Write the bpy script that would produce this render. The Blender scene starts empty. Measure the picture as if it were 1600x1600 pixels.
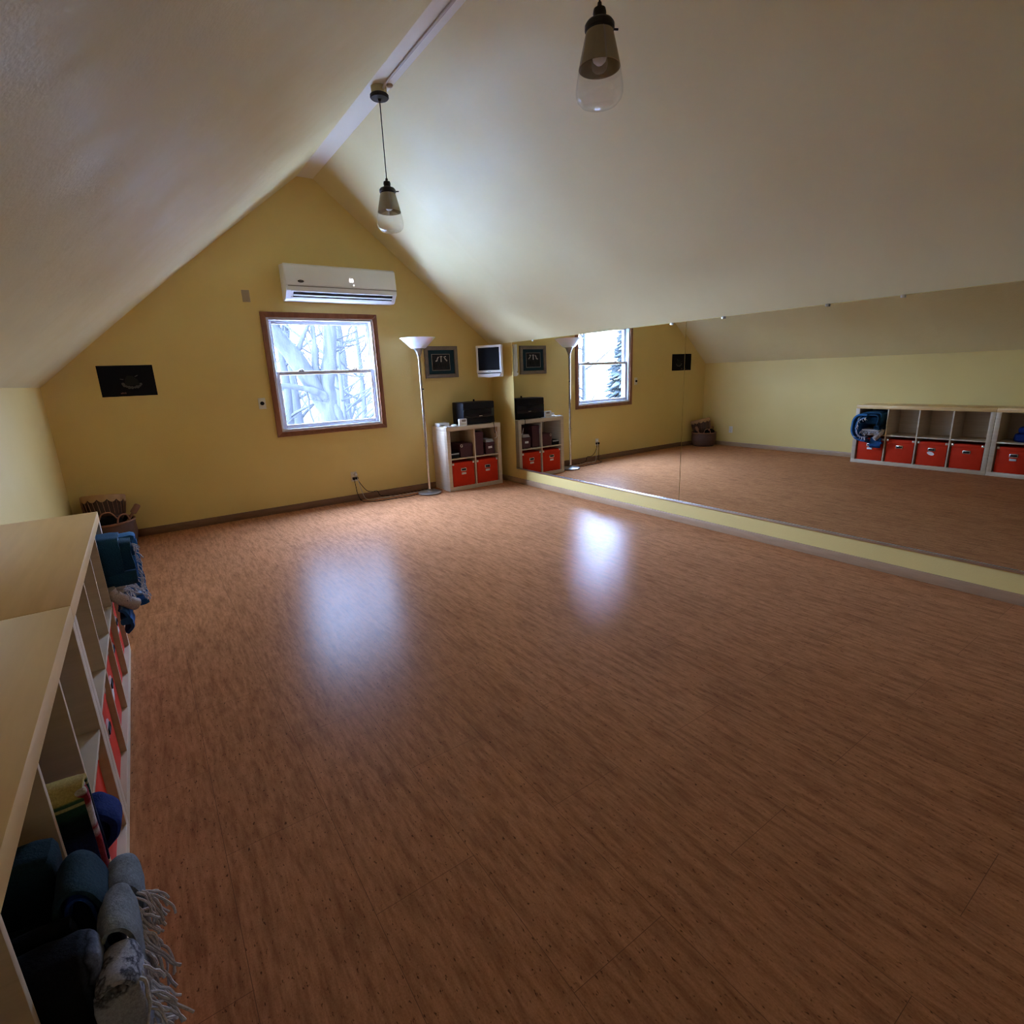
import bpy, bmesh, math, random
from mathutils import Vector, Matrix, Euler, noise
C = bpy.context.scene.collection
PI = math.pi
random.seed(7)

# ------------------------------------------------------------------ room measures (metres)
W = 4.60            # left wall at x = -W, mirror wall at x = 0, window wall at y = 0
KL, KR = 1.43, 1.766  # knee wall heights left and right
RX0, RX1, RZ = -2.22, -2.06, 3.40   # flat ridge strip
YB = -7.9           # wall behind the camera
SF = -4.21          # front plane of the long cube shelves
SKY = 6.0

# ------------------------------------------------------------------ materials
def mat(name, col=(.5, .5, .5), rough=.5, metal=0.0, spec=.5, build=None, **kw):
    m = bpy.data.materials.new(name); m.use_nodes = True
    nt = m.node_tree; b = nt.nodes['Principled BSDF']
    b.inputs['Base Color'].default_value = (*col, 1)
    b.inputs['Roughness'].default_value = rough
    b.inputs['Metallic'].default_value = metal
    b.inputs['Specular IOR Level'].default_value = spec
    for k, v in kw.items(): b.inputs[k.replace('_', ' ')].default_value = v
    if build: build(nt, b)
    return m

def N(nt, t, **props):
    n = nt.nodes.new(t)
    for k, v in props.items(): setattr(n, k, v)
    return n
def coords(nt, scale=(1, 1, 1), rot=(0, 0, 0), out='Object'):
    tc = N(nt, 'ShaderNodeTexCoord'); mp = N(nt, 'ShaderNodeMapping')
    mp.inputs['Scale'].default_value = scale; mp.inputs['Rotation'].default_value = rot
    nt.links.new(tc.outputs[out], mp.inputs['Vector']); return mp.outputs['Vector']
def noise_tex(nt, vec, scale, detail=4, rough=.5):
    n = N(nt, 'ShaderNodeTexNoise'); n.inputs['Scale'].default_value = scale
    n.inputs['Detail'].default_value = detail; n.inputs['Roughness'].default_value = rough
    nt.links.new(vec, n.inputs['Vector']); return n.outputs['Fac']
def ramp(nt, fac, stops, interp='LINEAR'):
    r = N(nt, 'ShaderNodeValToRGB'); e = r.color_ramp.elements; r.color_ramp.interpolation = interp
    while len(e) < len(stops): e.new(.5)
    for i, (p, c) in enumerate(stops):
        e[i].position = p; e[i].color = (*c, 1) if len(c) == 3 else c
    nt.links.new(fac, r.inputs['Fac']); return r.outputs['Color']
def mix(nt, a, b, fac, mode='MIX'):
    m = N(nt, 'ShaderNodeMix', data_type='RGBA', blend_type=mode)
    for s, v in ((6, a), (7, b)):
        if isinstance(v, tuple): m.inputs[s].default_value = (*v, 1)
        else: nt.links.new(v, m.inputs[s])
    if isinstance(fac, (int, float)): m.inputs[0].default_value = fac
    else: nt.links.new(fac, m.inputs[0])
    return m.outputs[2]
def bump(nt, b, h, strength=.2, dist=.01):
    n = N(nt, 'ShaderNodeBump'); n.inputs['Strength'].default_value = strength; n.inputs['Distance'].default_value = dist
    nt.links.new(h, n.inputs['Height']); nt.links.new(n.outputs['Normal'], b.inputs['Normal'])
def math_node(nt, op, a, b=None):
    n = N(nt, 'ShaderNodeMath', operation=op)
    for i, v in enumerate((a, b)):
        if v is None: continue
        if isinstance(v, (int, float)): n.inputs[i].default_value = v
        else: nt.links.new(v, n.inputs[i])
    return n.outputs[0]

def paint(c1, c2, bstr=.12, rough=.5, trowel=False):
    def f(nt, b):
        v = coords(nt)
        n = noise_tex(nt, v, 1.3, 3)
        nt.links.new(ramp(nt, n, [(.3, c1), (.7, c2)]), b.inputs['Base Color'])
        h = noise_tex(nt, v, 90, 3)
        if trowel:
            d = noise_tex(nt, v, 3.5, 5, .6)
            h = math_node(nt, 'ADD', math_node(nt, 'MULTIPLY', h, .35), math_node(nt, 'MULTIPLY', d, 2.5))
            nt.links.new(ramp(nt, d, [(.35, (.46,)*3), (.65, (.62,)*3)]), b.inputs['Roughness'])
        bump(nt, b, h, bstr, .01)
    return f
YEL1, YEL2 = (.68, .505, .165), (.72, .545, .19)
CEI1, CEI2 = (.70, .60, .32), (.74, .64, .355)
M = {}
M['wall'] = mat('yellow wall paint', rough=.55, build=paint(YEL1, YEL2))
M['ceiling'] = mat('pale ceiling plaster', rough=.6, spec=.17, build=paint(CEI1, CEI2, .14, trowel=True))
M['trowel'] = mat('trowelled ceiling plaster', rough=.5, spec=.25, build=paint(CEI1, CEI2, .32, trowel=True))
M['strip'] = mat('ridge strip paint', rough=.4, build=paint((.74, .68, .54), (.78, .72, .58), .06))

FLO = 1.5
def floor_nodes(nt, b):
    tc = N(nt, 'ShaderNodeTexCoord')
    sw = N(nt, 'ShaderNodeMapping'); sw.inputs['Rotation'].default_value = (0, 0, PI/2)
    nt.links.new(tc.outputs['Object'], sw.inputs['Vector'])
    br = N(nt, 'ShaderNodeTexBrick'); br.offset = .5
    br.inputs['Scale'].default_value = 1; br.inputs['Brick Width'].default_value = .91; br.inputs['Row Height'].default_value = .305
    br.inputs['Mortar Size'].default_value = .0009; br.inputs['Mortar Smooth'].default_value = .2
    br.inputs['Color1'].default_value = (.0, .0, .0, 1); br.inputs['Color2'].default_value = (1, 1, 1, 1); br.inputs['Mortar'].default_value = (.5, .5, .5, 1)
    nt.links.new(sw.outputs['Vector'], br.inputs['Vector'])
    st = coords(nt, (88, 15, 1)); s1 = noise_tex(nt, st, 1.0, 5, .6)
    st2 = coords(nt, (36, 4.5, 1)); s2 = noise_tex(nt, st2, 1.0, 3, .5)
    sp = noise_tex(nt, coords(nt, (130, 50, 1)), 1.0, 3, .6)
    fine = noise_tex(nt, coords(nt, (260, 170, 1)), 1.0, 3, .6)
    base = ramp(nt, s1, [(.30, (.225, .098, .045)), (.5, (.295, .138, .064)), (.72, (.355, .175, .084))])
    base = mix(nt, base, ramp(nt, s2, [(.34, (.66, .63, .61)), (.56, (1, 1, 1))]), .8, 'MULTIPLY')
    base = mix(nt, base, ramp(nt, fine, [(.3, (.84, .82, .80)), (.6, (1.04, 1.04, 1.04))]), 1.0, 'MULTIPLY')
    base = mix(nt, base, ramp(nt, sp, [(.31, (.16, .12, .09)), (.385, (1, 1, 1))]), .85, 'MULTIPLY')
    base = mix(nt, base, ramp(nt, br.outputs['Color'], [(0, (.94, .93, .92)), (1, (1.04, 1.04, 1.04))]), 1.0, 'MULTIPLY')
    base = mix(nt, base, (.12, .058, .03), br.outputs['Fac'])
    base = mix(nt, base, (FLO*1.04, FLO*.97, FLO*.88), 1.0, 'MULTIPLY')
    nt.links.new(base, b.inputs['Base Color'])
    b.inputs['Specular IOR Level'].default_value = 0
    # worn satin varnish over the cork
    g = N(nt, 'ShaderNodeBsdfGlossy'); g.inputs['Roughness'].default_value = .28
    h = math_node(nt, 'SUBTRACT', math_node(nt, 'MULTIPLY', s1, .25), br.outputs['Fac'])
    bm_ = N(nt, 'ShaderNodeBump'); bm_.inputs['Strength'].default_value = .04; bm_.inputs['Distance'].default_value = .002
    nt.links.new(h, bm_.inputs['Height']); nt.links.new(bm_.outputs['Normal'], g.inputs['Normal'])
    lw = N(nt, 'ShaderNodeLayerWeight'); lw.inputs['Blend'].default_value = .5
    f = math_node(nt, 'ADD', .012, math_node(nt, 'MULTIPLY', math_node(nt, 'POWER', lw.outputs['Facing'], 3.0), .057))
    mx = N(nt, 'ShaderNodeMixShader'); nt.links.new(f, mx.inputs[0])
    nt.links.new(b.outputs[0], mx.inputs[1]); nt.links.new(g.outputs[0], mx.inputs[2]); nt.links.new(mx.outputs[0], nt.nodes['Material Output'].inputs['Surface'])
M['floor'] = mat('cork plank floor', rough=.3, spec=.12, build=floor_nodes)

def wood(c1, c2, scale=(3, 40, 40), rough=.4):
    def f(nt, b):
        n = noise_tex(nt, coords(nt, scale), 1.0, 4, .6)
        nt.links.new(ramp(nt, n, [(.3, c1), (.7, c2)]), b.inputs['Base Color'])
    return f
M['oak_trim'] = mat('brown window casing wood', rough=.35, build=wood((.20, .075, .035), (.27, .11, .052), (30, 30, 6)))
M['base_brown'] = mat('brown baseboard wood', rough=.4, build=wood((.17, .085, .045), (.23, .12, .065), (6, 6, 40)))
M['base_tan'] = mat('tan baseboard wood', rough=.4, build=wood((.36, .22, .12), (.44, .28, .155), (6, 6, 40)))
M['shelf'] = mat('pale oak veneer', rough=.38, build=wood((.52, .41, .28), (.60, .48, .34), (2.5, 2.5, 45)))
M['shelf_top_warmlit'] = mat('pale oak veneer warm-lit top', rough=.36, build=wood((.68, .43, .165), (.75, .49, .20), (30, 2.2, 30)))  # same veneer as the sides, with warm wall-reflected light put into the colour
M['vinyl'] = mat('white vinyl', (.58, .59, .63), .35, spec=.3)
M['white_plastic'] = mat('white plastic', (.78, .78, .76), .32)
M['cream_plastic'] = mat('cream plastic', (.66, .62, .50), .4)
M['tan_plate'] = mat('tan cover plate', (.42, .34, .22), .45)
M['black_plastic'] = mat('black plastic', (.009, .009, .011), .5, spec=.15)
M['black_gloss'] = mat('black gloss', (.008, .009, .012), .08, spec=.35)
M['screen'] = mat('dark screen', (.005, .005, .006), .5, spec=.06)
M['black_metal'] = mat('black metal', (.014, .013, .012), .4, .5)
M['chrome'] = mat('brushed chrome', (.62, .60, .57), .22, 1.0)
M['pewter'] = mat('pewter grey metal', (.30, .28, .25), .35, .9)
M['steel'] = mat('pale steel', (.72, .70, .68), .28, 1.0)
M['dark'] = mat('dark inside', (.01, .01, .01), .8)
def cardboard(c1, c2):
    def f(nt, b):
        n = noise_tex(nt, coords(nt), 14, 4)
        nt.links.new(ramp(nt, n, [(.3, c1), (.7, c2)]), b.inputs['Base Color'])
    return f
M['orange'] = mat('orange cardboard', rough=.6, spec=.08, build=cardboard((.54, .030, .009), (.60, .035, .011)))
M['burgundy'] = mat('burgundy cardboard', rough=.55, build=cardboard((.055, .008, .013), (.065, .010, .016)))
M['paper'] = mat('white paper', (.72, .70, .68), .6)
M['grey_paper'] = mat('grey paper', (.36, .35, .34), .6)
M['drum_wood'] = mat('dark drum shell', rough=.5, build=wood((.035, .013, .008), (.05, .019, .012), (20, 20, 4)))
M['hide'] = mat('tan drum hide', rough=.6, build=cardboard((.34, .19, .075), (.44, .26, .11)))
M['wicker'] = mat('brown basket', rough=.6, build=cardboard((.085, .035, .021), (.12, .052, .031)))
M['rim_wood'] = mat('reddish rim wood', rough=.5, build=cardboard((.26, .11, .06), (.32, .15, .085)))
M['shade'] = mat('frosted white glass shade', (.80, .80, .82), .3, Transmission_Weight=0.0, Subsurface_Weight=.3)
M['mat_teal'] = mat('dark teal mat board', (.014, .040, .055), .7, spec=.1)
M['frame_brown'] = mat('grey brown frame', rough=.45, build=wood((.15, .12, .09), (.20, .16, .125), (20, 20, 20)))
M['art_dark'] = mat('dark print', rough=.6, spec=.1, build=cardboard((.014, .017, .022), (.03, .03, .032)))
M['art_pale'] = mat('pale print ink', (.40, .36, .33), .6)
M['art_grey'] = mat('grey print ink', (.014, .014, .013), .6, spec=.1)
M['art_petal'] = mat('faded print ink', (.07, .064, .058), .6, spec=.1)
M['art_red'] = mat('dull red print ink', (.12, .045, .03), .6)
M['poster'] = mat('black poster paper', (.004, .004, .006), .5, spec=.1)
M['box_tan'] = mat('yellow tan painted metal', rough=.5, build=cardboard((.42, .31, .12), (.47, .36, .15)))
M['conduit'] = mat('painted conduit', (.46, .38, .27), .4)
M['display'] = mat('lit display', (.9, .9, .95), .4, Emission_Color=(.92, .94, 1, 1), Emission_Strength=.6)
M['outside_white'] = mat('cord white', (.5, .47, .43), .5)

def mirror_nodes():
    return mat('mirror silver', (.81, .84, .81), 0.0, 1.0)
M['mirror'] = mirror_nodes()

def glass_pane():
    m = bpy.data.materials.new('window glass'); m.use_nodes = True; nt = m.node_tree
    for n in list(nt.nodes):
        if n.type != 'OUTPUT_MATERIAL': nt.nodes.remove(n)
    out = nt.nodes['Material Output']
    t = N(nt, 'ShaderNodeBsdfTransparent'); t.inputs[0].default_value = (.96, .98, .98, 1)
    g = N(nt, 'ShaderNodeBsdfGlossy'); g.inputs['Roughness'].default_value = 0
    mx = N(nt, 'ShaderNodeMixShader'); mx.inputs[0].default_value = .05
    nt.links.new(t.outputs[0], mx.inputs[1]); nt.links.new(g.outputs[0], mx.inputs[2]); nt.links.new(mx.outputs[0], out.inputs['Surface'])
    return m
M['pane'] = glass_pane()
def clear_glass(name, tint, gl, fac_col=None, rough=0.0):
    m = bpy.data.materials.new(name); m.use_nodes = True; nt = m.node_tree
    for n in list(nt.nodes):
        if n.type != 'OUTPUT_MATERIAL': nt.nodes.remove(n)
    out = nt.nodes['Material Output']
    t = N(nt, 'ShaderNodeBsdfTransparent'); t.inputs[0].default_value = (*tint, 1)
    g = N(nt, 'ShaderNodeBsdfGlossy'); g.inputs['Roughness'].default_value = rough
    if fac_col: g.inputs[0].default_value = (*fac_col, 1)
    lw = N(nt, 'ShaderNodeLayerWeight'); lw.inputs['Blend'].default_value = .35
    f = math_node(nt, 'MINIMUM', math_node(nt, 'ADD', math_node(nt, 'MULTIPLY', math_node(nt, 'POWER', lw.outputs['Facing'], 3.5), .6), gl), 1.0)
    mx = N(nt, 'ShaderNodeMixShader'); nt.links.new(f, mx.inputs[0])
    nt.links.new(t.outputs[0], mx.inputs[1]); nt.links.new(g.outputs[0], mx.inputs[2]); nt.links.new(mx.outputs[0], out.inputs['Surface'])
    return m
M['globe_clear'] = clear_glass('clear pendant glass', (.985, .985, .99), .05)
M['globe_smoke'] = clear_glass('silvered pendant glass', (.42, .385, .33), .40, (.62, .56, .46), .03)

def wool(name, stops, axis=2, scale=1.0, offset=0.0, rough=.9, fuzz=.35, wob=.0):
    """woven wool whose stripes run along one object axis"""
    def f(nt, b):
        tc = N(nt, 'ShaderNodeTexCoord'); sx = N(nt, 'ShaderNodeSeparateXYZ'); nt.links.new(tc.outputs['Object'], sx.inputs[0])
        v = math_node(nt, 'ADD', math_node(nt, 'MULTIPLY', sx.outputs[axis], scale), offset)
        v = math_node(nt, 'ADD', v, math_node(nt, 'MULTIPLY', math_node(nt, 'SUBTRACT', noise_tex(nt, coords(nt), 60, 3), .5), wob))
        c = ramp(nt, v, stops)
        fz = noise_tex(nt, coords(nt), 220, 3, .7)
        c = mix(nt, c, ramp(nt, fz, [(.3, (.55,)*3), (.7, (1.15,)*3)]), fuzz*2, 'MULTIPLY')
        nt.links.new(c, b.inputs['Base Color'])
        bump(nt, b, noise_tex(nt, coords(nt), 160, 3, .7), .5, .004)
        pass
    return mat(name, rough=rough, spec=.15, build=f)
def flat(c): return [(0, c), (1, c)]

# ------------------------------------------------------------------ mesh helpers
class MB:
    def __init__(s): s.bm = bmesh.new()
    def box(s, x0, x1, y0, y1, z0, z1, bev=0.0, seg=2, mx=None):
        t = bmesh.new(); bmesh.ops.create_cube(t, size=1)
        bmesh.ops.scale(t, vec=(abs(x1-x0), abs(y1-y0), abs(z1-z0)), verts=t.verts)
        bmesh.ops.translate(t, vec=((x0+x1)/2, (y0+y1)/2, (z0+z1)/2), verts=t.verts)
        if bev: bmesh.ops.bevel(t, geom=list(t.edges), offset=bev, segments=seg, affect='EDGES', profile=.5)
        return s.add(t, mx)
    def add(s, t, mx=None):
        if mx is not None: bmesh.ops.transform(t, matrix=mx, verts=t.verts)
        me = bpy.data.meshes.new('tmp'); t.to_mesh(me); t.free(); s.bm.from_mesh(me); bpy.data.meshes.remove(me); return s
    def lathe(s, prof, c=(0, 0, 0), n=32, mx=None, cap=True):
        """prof: list of (r, z); closed ends where r == 0"""
        t = bmesh.new(); rings = []
        for r, z in prof:
            if r < 1e-6: rings.append([t.verts.new((c[0], c[1], c[2]+z))])
            else: rings.append([t.verts.new((c[0]+r*math.cos(2*PI*k/n), c[1]+r*math.sin(2*PI*k/n), c[2]+z)) for k in range(n)])
        for a, b in zip(rings, rings[1:]):
            for k in range(n):
                k2 = (k+1) % n
                if len(a) == 1 and len(b) == 1: continue
                if len(a) == 1: t.faces.new((a[0], b[k2], b[k]))
                elif len(b) == 1: t.faces.new((a[k], a[k2], b[0]))
                else: t.faces.new((a[k], a[k2], b[k2], b[k]))
        if cap:
            for r in (rings[0], rings[-1]):
                if len(r) > 1: t.faces.new(r)
        bmesh.ops.recalc_face_normals(t, faces=t.faces)
        return s.add(t, mx)
    def tube(s, pts, r, n=8, mx=None):
        t = bmesh.new(); pts = [Vector(p) for p in pts]; rr = r if isinstance(r, (list, tuple)) else [r]*len(pts)
        rings = []; up = None
        for i, p in enumerate(pts):
            d = (pts[min(i+1, len(pts)-1)]-pts[max(i-1, 0)])
            d = d.normalized() if d.length > 1e-9 else Vector((0, 0, 1))
            if up is None: up = d.orthogonal().normalized()
            up = (up-d*up.dot(d)); up = up.normalized() if up.length > 1e-6 else d.orthogonal().normalized()
            v = d.cross(up)
            rings.append([t.verts.new(p+(up*math.cos(2*PI*k/n)+v*math.sin(2*PI*k/n))*rr[i]) for k in range(n)])
        for a, b in zip(rings, rings[1:]):
            for k in range(n): t.faces.new((a[k], a[(k+1) % n], b[(k+1) % n], b[k]))
        t.faces.new(rings[0][::-1]); t.faces.new(rings[-1])
        bmesh.ops.recalc_face_normals(t, faces=t.faces)
        return s.add(t, mx)
    def prism(s, poly, fn, a, b, bev=0.0):
        """poly: 2D outline; fn(u, v, w) -> 3D; extruded w from a to b"""
        t = bmesh.new()
        A = [t.verts.new(fn(u, v, a)) for u, v in poly]; B = [t.verts.new(fn(u, v, b)) for u, v in poly]
        t.faces.new(A); t.faces.new(B[::-1]); n = len(poly)
        for k in range(n): t.faces.new((A[k], B[k], B[(k+1) % n], A[(k+1) % n]))
        bmesh.ops.recalc_face_normals(t, faces=t.faces)
        if bev: bmesh.ops.bevel(t, geom=list(t.edges), offset=bev, segments=2, affect='EDGES', profile=.5)
        return s.add(t)
    def ribbon(s, path, wdir, w0, w1, th, nw=10, jit=.004, seed=0, sub=5, closed=False):
        """solid cloth strip: smooth path (3D), extruded along wdir from w0 to w1, thickness th"""
        P = smooth([Vector(p) for p in path], sub); wd = Vector(wdir).normalized(); t = bmesh.new()
        top, bot = [], []
        for i, p in enumerate(P):
            d = (P[min(i+1, len(P)-1)]-P[max(i-1, 0)]).normalized(); nn = wd.cross(d).normalized()
            ra, rb = [], []
            for j in range(nw+1):
                w = w0+(w1-w0)*j/nw
                q = p+wd*w
                dv = noise.noise_vector(q*14+Vector((seed*3.1, seed, 0)))*jit + noise.noise_vector(q*45+Vector((seed, 0, seed)))*jit*.4
                edge = min(1, 4*min(j, nw-j)/nw+.55)
                h = th/2*edge
                ra.append(t.verts.new(q+nn*h+dv)); rb.append(t.verts.new(q-nn*h+dv))
            top.append(ra); bot.append(rb)
        for G, fl in ((top, 0), (bot, 1)):
            for a, b in zip(G, G[1:]):
                for j in range(nw):
                    f = (a[j], a[j+1], b[j+1], b[j]); t.faces.new(f[::-1] if fl else f)
        n = len(P)
        for i in range(n-1):
            for j in (0, nw): t.faces.new((top[i][j], top[i+1][j], bot[i+1][j], bot[i][j]))
        for i in (0, n-1):
            for j in range(nw): t.faces.new((top[i][j], top[i][j+1], bot[i][j+1], bot[i][j]))
        bmesh.ops.recalc_face_normals(t, faces=t.faces)
        return s.add(t)
    def pad(s, x0, x1, y0, y1, z0, z1, r=.03, jit=.006, seed=0, n=10):
        """soft folded block of cloth"""
        t = bmesh.new(); bmesh.ops.create_cube(t, size=1)
        bmesh.ops.subdivide_edges(t, edges=list(t.edges), cuts=n, use_grid_fill=True)
        sx, sy, sz = x1-x0, y1-y0, z1-z0
        c = Vector(((x0+x1)/2, (y0+y1)/2, (z0+z1)/2))
        for v in t.verts:
            p = Vector((v.co.x*sx, v.co.y*sy, v.co.z*sz)); q = Vector()
            for k, hs in enumerate((sx/2, sy/2, sz/2)): q[k] = max(-(hs-min(r, hs)), min(hs-min(r, hs), p[k]))
            d = p-q
            if d.length > 1e-6: p = q+d.normalized()*min(r, min(sx, sy, sz)/2)
            p += c
            v.co = p+noise.noise_vector(p*11+Vector((seed, 0, seed*2)))*jit+noise.noise_vector(p*40+Vector((seed, 0, 0)))*jit*.35
        return s.add(t)
    def build(s, name, m, parent=None, origin=None, smooth_ang=40, flat_shade=False):
        o_ = root_loc(parent) if parent is not None else Vector(origin or (0, 0, 0))
        bmesh.ops.translate(s.bm, vec=-o_, verts=s.bm.verts)
        me = bpy.data.meshes.new(name); s.bm.to_mesh(me); s.bm.free()
        ms = m if isinstance(m, (list, tuple)) else [m]
        for q in ms: me.materials.append(M[q] if isinstance(q, str) else q)
        if not flat_shade:
            for p in me.polygons: p.use_smooth = True
            try: me.set_sharp_from_angle(angle=math.radians(smooth_ang))
            except Exception: pass
        o = bpy.data.objects.new(name, me); C.objects.link(o)
        if parent is not None: o.parent = parent
        else: o.location = o_
        return o
def smooth(P, sub):
    if sub <= 1 or len(P) < 3: return P
    out = []
    for i in range(len(P)-1):
        p0, p1, p2, p3 = P[max(i-1, 0)], P[i], P[i+1], P[min(i+2, len(P)-1)]
        for k in range(sub):
            t = k/sub
            out.append(.5*((2*p1)+(p2-p0)*t+(2*p0-5*p1+4*p2-p3)*t*t+(3*p1-p0-3*p2+p3)*t**3))
    out.append(P[-1]); return out
def root_loc(o):
    v = Vector((0, 0, 0))
    while o is not None: v += Vector(o.location); o = o.parent
    return v
def tag(o, label, cat, group=None):
    o['label'] = label; o['category'] = cat
    if group: o['group'] = group
    return o
def thing(name, label, cat, loc=(0, 0, 0), group=None):
    o = bpy.data.objects.new(name, None); C.objects.link(o); o.location = loc; o.empty_display_size = .05
    return tag(o, label, cat, group)
def struct(o): o['kind'] = 'structure'; return o
def dup(root, loc, label, group=None):
    r = root.copy(); C.objects.link(r); r.location = loc; r['label'] = label
    if group: r['group'] = group
    for ch in list(root.children):
        c = ch.copy(); C.objects.link(c); c.parent = r
        for g in list(ch.children):
            d = g.copy(); C.objects.link(d); d.parent = c
    return r
def text_mesh(body, size, fn, name, m, parent, depth=.0006):
    cu = bpy.data.curves.new('txt', 'FONT'); cu.body = body; cu.size = size; cu.extrude = depth; cu.align_x = 'CENTER'; cu.align_y = 'CENTER'
    ob = bpy.data.objects.new('txt', cu); C.objects.link(ob)
    dg = bpy.context.evaluated_depsgraph_get(); me = bpy.data.meshes.new_from_object(ob.evaluated_get(dg))
    bpy.data.objects.remove(ob); bpy.data.curves.remove(cu)
    b = MB(); b.bm.from_mesh(me); bpy.data.meshes.remove(me)
    for v in b.bm.verts: v.co = Vector(fn(*v.co))
    return b.build(name, m, parent, flat_shade=True)

# ------------------------------------------------------------------ the room
T = .14
b = MB(); b.box(-W-T, T, YB-T, T, -.12, 0); struct(b.build('floor', 'floor', flat_shade=True))
wx0, wx1, wz0, wz1 = -2.712, -1.575, .876, 2.050      # rough opening
def wall_front():
    b = MB()
    outline = [(-W, 0), (0, 0), (0, KR), (RX1, RZ), (RX0, RZ), (-W, KL)]
    ztop = lambda x: KL+(RZ-KL)*(x+W)/(RX0+W) if x < RX0 else (RZ if x < RX1 else RZ+(KR-RZ)*(x-RX1)/(0-RX1))
    f = lambda u, v, w: (u, w, v)
    e = .12
    for poly in ([(-W-e, 0), (wx0, 0), (wx0, ztop(wx0)+e), (-W-e, KL+e*.2)],
                 [(wx1, 0), (e, 0), (e, KR+.05), (wx1, ztop(wx1)+e)],
                 [(wx0, 0), (wx1, 0), (wx1, wz0), (wx0, wz0)],
                 [(wx0, wz1), (wx1, wz1), (wx1, ztop(wx1)+e), (RX1, RZ+e), (RX0, RZ+e), (wx0, ztop(wx0)+e)]):
        b.prism(poly, f, 0, T)
    return struct(b.build('wall_front', 'wall', flat_shade=True))
wall_front()
b = MB(); b.box(-W-T, -W, YB-T, T*.9, 0, KL+.02); struct(b.build('wall_left', 'wall', flat_shade=True))
b = MB(); b.box(0, T, YB-T, T*.9, 0, KR+.02); struct(b.build('wall_right', 'wall', flat_shade=True))
b = MB(); b.prism([(-W, 0), (0, 0), (0, KR), (RX1, RZ), (RX0, RZ), (-W, KL)], lambda u, v, w: (u, w, v), YB-T, YB)
struct(b.build('wall_back', 'wall', flat_shade=True))
# ceiling: two slopes, each a gently uneven plaster sheet, plus the flat ridge strip
def slope(name, p0, p1, bow, m='ceiling'):
    t = bmesh.new(); nu, nv = 16, 330; y0, y1 = YB-T, T*.8
    a, c = Vector((p0[0], 0, p0[1])), Vector((p1[0], 0, p1[1])); nn = Vector((-(c-a).z, 0, (c-a).x)).normalized()
    if nn.z < 0: nn = -nn
    lo, hi = [], []
    for i in range(nu+1):
        r1, r2 = [], []
        for j in range(nv+1):
            u = i/nu; p = a.lerp(c, u); y = y0+(y1-y0)*j/nv
            seam = 0
            for ys in (-1.25, -2.37, -3.495, -4.68, -5.9): seam += .0026*math.exp(-((y-ys)/.02)**2)
            h = bow*math.sin(PI*u)-seam*(1 if bow >= 0 else 0)
            r1.append(t.verts.new(p+nn*h+Vector((0, y, 0)))); r2.append(t.verts.new(p+nn*(h+.12)+Vector((0, y, 0))))
        lo.append(r1); hi.append(r2)
    for G in (lo, hi):
        for i in range(nu):
            for j in range(nv): t.faces.new((G[i][j], G[i+1][j], G[i+1][j+1], G[i][j+1]))
    for i in range(nu):
        for j in (0, nv): t.faces.new((lo[i][j], lo[i+1][j], hi[i+1][j], hi[i][j]))
    for j in range(nv):
        for i in (0, nu): t.faces.new((lo[i][j], lo[i][j+1], hi[i][j+1], hi[i][j]))
    bmesh.ops.recalc_face_normals(t, faces=t.faces)
    b = MB(); b.add(t); return struct(b.build(name, m, smooth_ang=60))
slope('ceiling', (-W-.03, KL-.025), (RX0, RZ), .02, 'trowel')
slope('ceiling', (.03, KR-.024), (RX1, RZ), .0)
b = MB(); b.box(RX0-.03, RX1+.03, YB-T, T*.8, RZ, RZ+.1); struct(b.build('ceiling', 'strip', flat_shade=True))
# baseboards
def bb(name, x0, x1, y0, y1, h, m):
    b = MB(); b.box(x0, x1, y0, y1, 0, h, .004); struct(b.build(name, m))
bb('baseboard_front', -W, 0, -.016, 0, .075, 'base_brown')
bb('baseboard_left', -W, -W+.016, YB, -.016, .07, 'base_tan')
bb('baseboard_right', -.016, 0, YB, -.016, .066, 'base_tan')
bb('baseboard_back', -W+.016, -.016, YB, YB+.016, .07, 'base_tan')

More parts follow.
